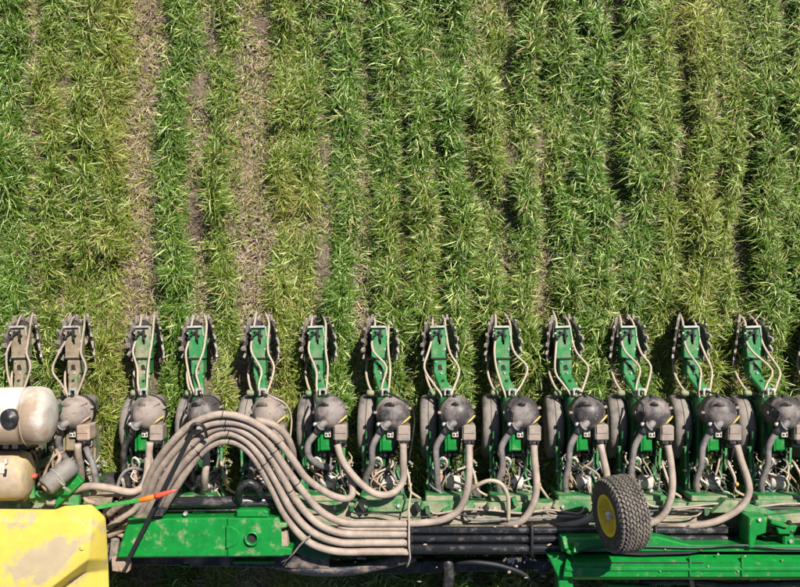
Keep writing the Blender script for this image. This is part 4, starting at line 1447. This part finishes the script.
wt = thing('white_tank', 'dirty white plastic tank with a black screw cap', 'tank', w(12, 416, 0))
off = wt.location.copy()
a = w(-70, 417, 1.12)
b = w(53, 415, 1.12)
L = (b - a).length
obj('shell', MB().lathe([(0.0, 0), (0.10, 0.0), (0.145, 0.03), (0.157, 0.08), (0.157, L - 0.165), (0.151, L - 0.158), (0.151, L - 0.142), (0.160, L - 0.135), (0.160, L - 0.07), (0.148, L - 0.028), (0.11, L - 0.006), (0.05, L), (0, L)], a, b - a, 40, True), 'tank_white', wt, off)
cp = w(10, 418, 1.28)
ca = Vector((-0.05, -0.05, 1)).normalized()
co = obj('screw_cap', MB().lathe([(0.049, -0.04), (0.049, 0.014), (0.046, 0.018), (0.020, 0.018), (0.017, 0.024), (0, 0.024)], cp, ca, 28, True), 'black_hose', wt, off)
m = MB()
for k in range(22):
    an = 2 * math.pi * k / 22
    m.box(cp + Vector((0.0485 * math.cos(an), 0.0485 * math.sin(an), -0.004)), (0.005, 0.006, 0.028), Matrix.Rotation(an, 4, 'Z'), 0.001)
obj('grip_rib', m, 'black_hose', co, off)
obj('strap', MB().ring(w(30, 416, 1.12), (1, 0, 0), 0.158, 0.006, 40, 6), 'tank_white', wt, off)
stand_legs(wt, off, [w(-10, 417, 1.0), w(36, 416, 1.0)], r=0.02)

at_ = thing('amber_tank', 'mud spattered amber plastic tank below the white tank', 'tank', w(5, 475, 0))
off = at_.location.copy()
a = w(-60, 475, 1.0)
b = w(30, 475, 1.0)
L = (b - a).length
obj('shell', MB().lathe([(0, 0), (0.10, 0), (0.135, 0.04), (0.142, 0.08), (0.142, L - 0.07), (0.128, L - 0.02), (0.09, L), (0, L)], a, b - a, 36, True), 'tank_amber', at_, off)
obj('fitting', MB().box(w(2, 468, 1.13), (0.035, 0.06, 0.03)).box(w(6, 461, 1.12), (0.02, 0.03, 0.03)), 'white_plastic', at_, off)
obj('slot', MB().box(w(5, 473, 1.135), (0.02, 0.045, 0.012)), 'black_ink', at_, off)
obj('bracket', MB().box(w(8, 446, 1.0), (0.22, 0.035, 0.05)), 'black_hose', at_, off)
for px in (6, 15):
    obj('clip', MB().box(w(px, 446, 1.03), (0.03, 0.03, 0.02)), 'white_plastic', at_, off)
stand_legs(at_, off, [w(-10, 475, .9), w(18, 475, .9)], r=0.02)

gc = thing('grey_cylinder', 'slanted grey accumulator cylinder clamped on green tube beside the amber tank', 'cylinder', w(57, 478, 0))
off = gc.location.copy()
a, b = w(45, 487.5, 1.06), w(74, 463, .95)
ax = b - a
L = ax.length
obj('barrel', MB().lathe([(0.0, 0.012), (0.030, 0.012), (0.034, 0), (0.050, 0.0), (0.056, 0.01), (0.056, L - 0.03), (0.050, L - 0.008), (0.038, L), (0.0, L)], a, ax, 28, True), 'cylinder_grey', gc, off)
obj('end_port', MB().lathe([(0.018, -0.012), (0.022, 0.0), (0.022, 0.02)], a, ax, 14, True), 'rust', gc, off)
p = a + ax * 0.42
obj('band', MB().ring(p, ax, 0.058, 0.006, 28, 6), 'bright_steel', gc, off)
obj('band_bolt', MB().bar(p + Vector((0.04, -0.05, 0.02)), p + Vector((0.06, -0.085, -0.03)), 0.014, 0.014).bar(p + Vector((0.05, -0.04, 0.03)), p + Vector((0.02, 0.0, 0.062)), 0.014, 0.008), 'bright_steel', gc, off)
obj('carrier', MB().bar(w(52, 503, .90), w(80, 477, .90), 0.07, 0.05), 'green_clean', gc, off)
obj('carrier', MB().bar(w(30, 496, .86), w(80, 500, .86), 0.06, 0.04), 'green_paint', gc, off)
obj('valve', MB().lump(w(34, 476, .95), 0.026, 9, (1, .8, .8), 1), 'red_valve', gc, off)
obj('bracket', MB().bar(w(31, 480, .93), w(33, 498, .93), 0.03, 0.03).bar(w(36, 492, .92), w(48, 500, .92), 0.02, 0.03), 'green_paint', gc, off)
obj('nut', MB().box(w(51, 502, .96), (0.055, 0.035, 0.04), ch=.01), 'box_grey', gc, off)
stand_legs(gc, off, [w(50, 498, .86), w(72, 499, .86)], r=0.025)

# muddy hoses and twigs of clutter between tank and cylinder
ct = thing('muddy_hoses', 'tangle of mud covered hoses and fittings between the tanks and the hose arch', 'hose', w(90, 480, 0))
off = ct.location.copy()
for pts, r, mm in (
        ([(50, 447, .75), (53, 455, .8), (48, 463, .82), (44, 476, .8), (38, 486, .78)], .010, 'mud'),
        ([(56, 450, .75), (60, 458, .8), (56, 466, .8), (62, 474, .75)], .012, 'mud'),
        ([(64, 452, .72), (54, 456, .8), (46, 470, .8), (44, 480, .78)], .008, 'rust'),
        ([(28, 455, .8), (33, 452, .84), (37, 460, .84), (34, 472, .8)], .008, 'green_muddy'),
        ([(24, 500, .85), (30, 494, .88), (28, 484, .86)], .012, 'mud'),
        ([(74, 490, .86), (90, 486, .9), (110, 488, .9), (130, 492, .86), (142, 487, .82), (147, 474, .78), (148, 458, .74)], .022, 'tan_hose'),
        ([(80, 497, .8), (100, 496, .84), (125, 495, .82), (142, 496, .78)], .010, 'mud'),
        ([(84, 492, .8), (86, 500, .82), (96, 503, .8)], .014, 'mud'),
        ([(108, 515, .72), (120, 505, .78), (134, 497, .8), (148, 486, .8)], .020, 'mud'),
        ([(108, 528, .72), (122, 518, .76), (136, 508, .78), (150, 490, .8)], .018, 'tan_hose'),
        ([(108, 536, .68), (124, 528, .72), (140, 516, .74), (156, 494, .76)], .018, 'mud'),
        ([(86, 448, .7), (92, 462, .74), (95, 474, .74), (96, 484, .72)], .020, 'grey_hose'),
        ([(118, 498, .8), (118, 484, .8), (124, 472, .8), (134, 468, .78), (142, 470, .74)], .010, 'grey_hose'),
        ([(120, 500, .72), (124, 488, .78), (122, 478, .8)], .010, 'tan_hose')):
    obj('hose', MB().tube([w(*p) for p in pts], r, 10, 0.02), mm, ct, off)
m = MB()
for k in range(22):
    px, py = RND.uniform(108, 138), RND.uniform(508, 535)
    if py > 548 - (px - 108) * 0.6:
        continue
    m.lump(w(px, py, RND.uniform(.62, .70)), RND.uniform(.02, .04), k + 90, (1.2, 1, .6), 2, .3)
o = obj('mud_cake', m, 'mud', ct, off)
o['kind'] = 'stuff'
obj('base_plate', MB().prism(pxpoly([(84, 492), (140, 494), (140, 520), (112, 545), (100, 545), (84, 510)], .62), .55, .62, .006), 'green_muddy', ct, off)
obj('base_leg', MB().bar(w(120, 515, .55), Vector((w(120, 515, .55).x, w(120, 515, .55).y, 0)), .06, .06, up=(0, 1, 0)), 'green_deep', ct, off)
obj('ear_plate', MB().prism(pxpoly([(111, 557), (127, 556), (130, 562), (129, 571), (126, 573), (112, 571)], .74), .70, .74, .004), 'mud', ct, off)
obj('ear_bolt', bolt(MB(), w(121, 569, .74), .012, .012), 'rust', ct, off)
obj('ear_arm', MB().bar(w(114, 560, .70), w(118, 520, .62), .05, .05), 'black_muddy', ct, off)

# marker rod
mk = thing('marker_rod', 'tapered marker rod going from green through orange to a red tip', 'marker', w(140, 498, 0))
off = mk.location.copy()
g0, g1, g2, g3 = w(88, 509, .98), w(140, 500, 1.05), w(155, 496.5, 1.07), w(177, 489.5, 1.10)
obj('green_shaft', MB().bar(g0, g1, 0.022, 0.02), 'rod_green', mk, off)
obj('orange_sleeve', MB().cyl(g1, g2, 0.0145, 12, .1, 0.015), 'rod_orange', mk, off)
obj('red_tip', MB().lathe([(0.015, 0), (0.015, 0.03), (0.010, 0.09), (0.003, (g3 - g2).length)], g2, g3 - g2, 14, True), 'rod_red', mk, off)

# yellow tank
yt = thing('yellow_tank', 'large faceted yellow plastic tank with smeared grey mud on top', 'tank', w(20, 560, 0))
off = yt.location.copy()
pts = dict(
    a=(-140, 507.5, 1.20), b=(56, 509, 1.20), b2=(64, 505.5, 1.215), d=(92, 504, 1.20), e=(106, 517, 1.15),
    f=(91, 534, 1.285), g=(88, 560, 1.285), h=(48, 590, 1.285), i=(48, 660, 1.285), j=(-140, 660, 1.285), tl=(-140, 520, 1.285), tm=(60, 521, 1.285), tr=(80, 518, 1.285),
    k=(108.5, 559, 1.13), m=(109, 571, 1.10), n=(84, 572, 1.12), o=(112, 660, 1.06), p=(55, 660, 1.12), q=(54, 592, 1.13))
keys = list(pts)
ix = {k: n for n, k in enumerate(keys)}
vs = [w(*pts[k]) for k in keys]
fs = ['tl tm tr f g h i j', 'a b tm tl', 'b b2 tr tm', 'b2 d f tr', 'd e f', 'f e k g', 'g k m n', 'h g n q', 'n m o p q', 'h q p i']
faces = [[ix[k] for k in f.split()] for f in fs]
bound = ['a', 'b', 'b2', 'd', 'e', 'k', 'm', 'o']
nb = len(vs)
for k in bound:
    v = vs[ix[k]]
    vs.append(Vector((v.x - 0.20, v.y - 0.15, 0.72)))
for q in range(len(bound) - 1):
    faces.append([ix[bound[q]], nb + q, nb + q + 1, ix[bound[q + 1]]])
bm = bmesh.new()
bv = [bm.verts.new(v) for v in vs]
for f in faces:
    bm.faces.new([bv[k] for k in f])
bmesh.ops.recalc_face_normals(bm, faces=bm.faces[:])
top_f = max(bm.faces, key=lambda f: f.calc_center_median().z)
if top_f.normal.z < 0:
    for f in bm.faces:
        f.normal_flip()
es = [e for e in bm.edges if len(e.link_faces) == 2 and e.calc_face_angle(0) > 0.08]
bmesh.ops.bevel(bm, geom=es, offset=0.012, segments=3, affect='EDGES', profile=0.5)
m = MB().from_bm(bm, None, True)
obj('shell', m, 'tank_yellow', yt, off)
obj('dimple', MB().lathe([(0.012, 0), (0.012, 0.006), (0.008, 0.008)], w(82, 548, 1.284), (0, 0, 1), 14, True), 'tank_yellow', yt, off)
stand_legs(yt, off, [w(20, 560, .95), w(70, 565, .95)], r=0.04)
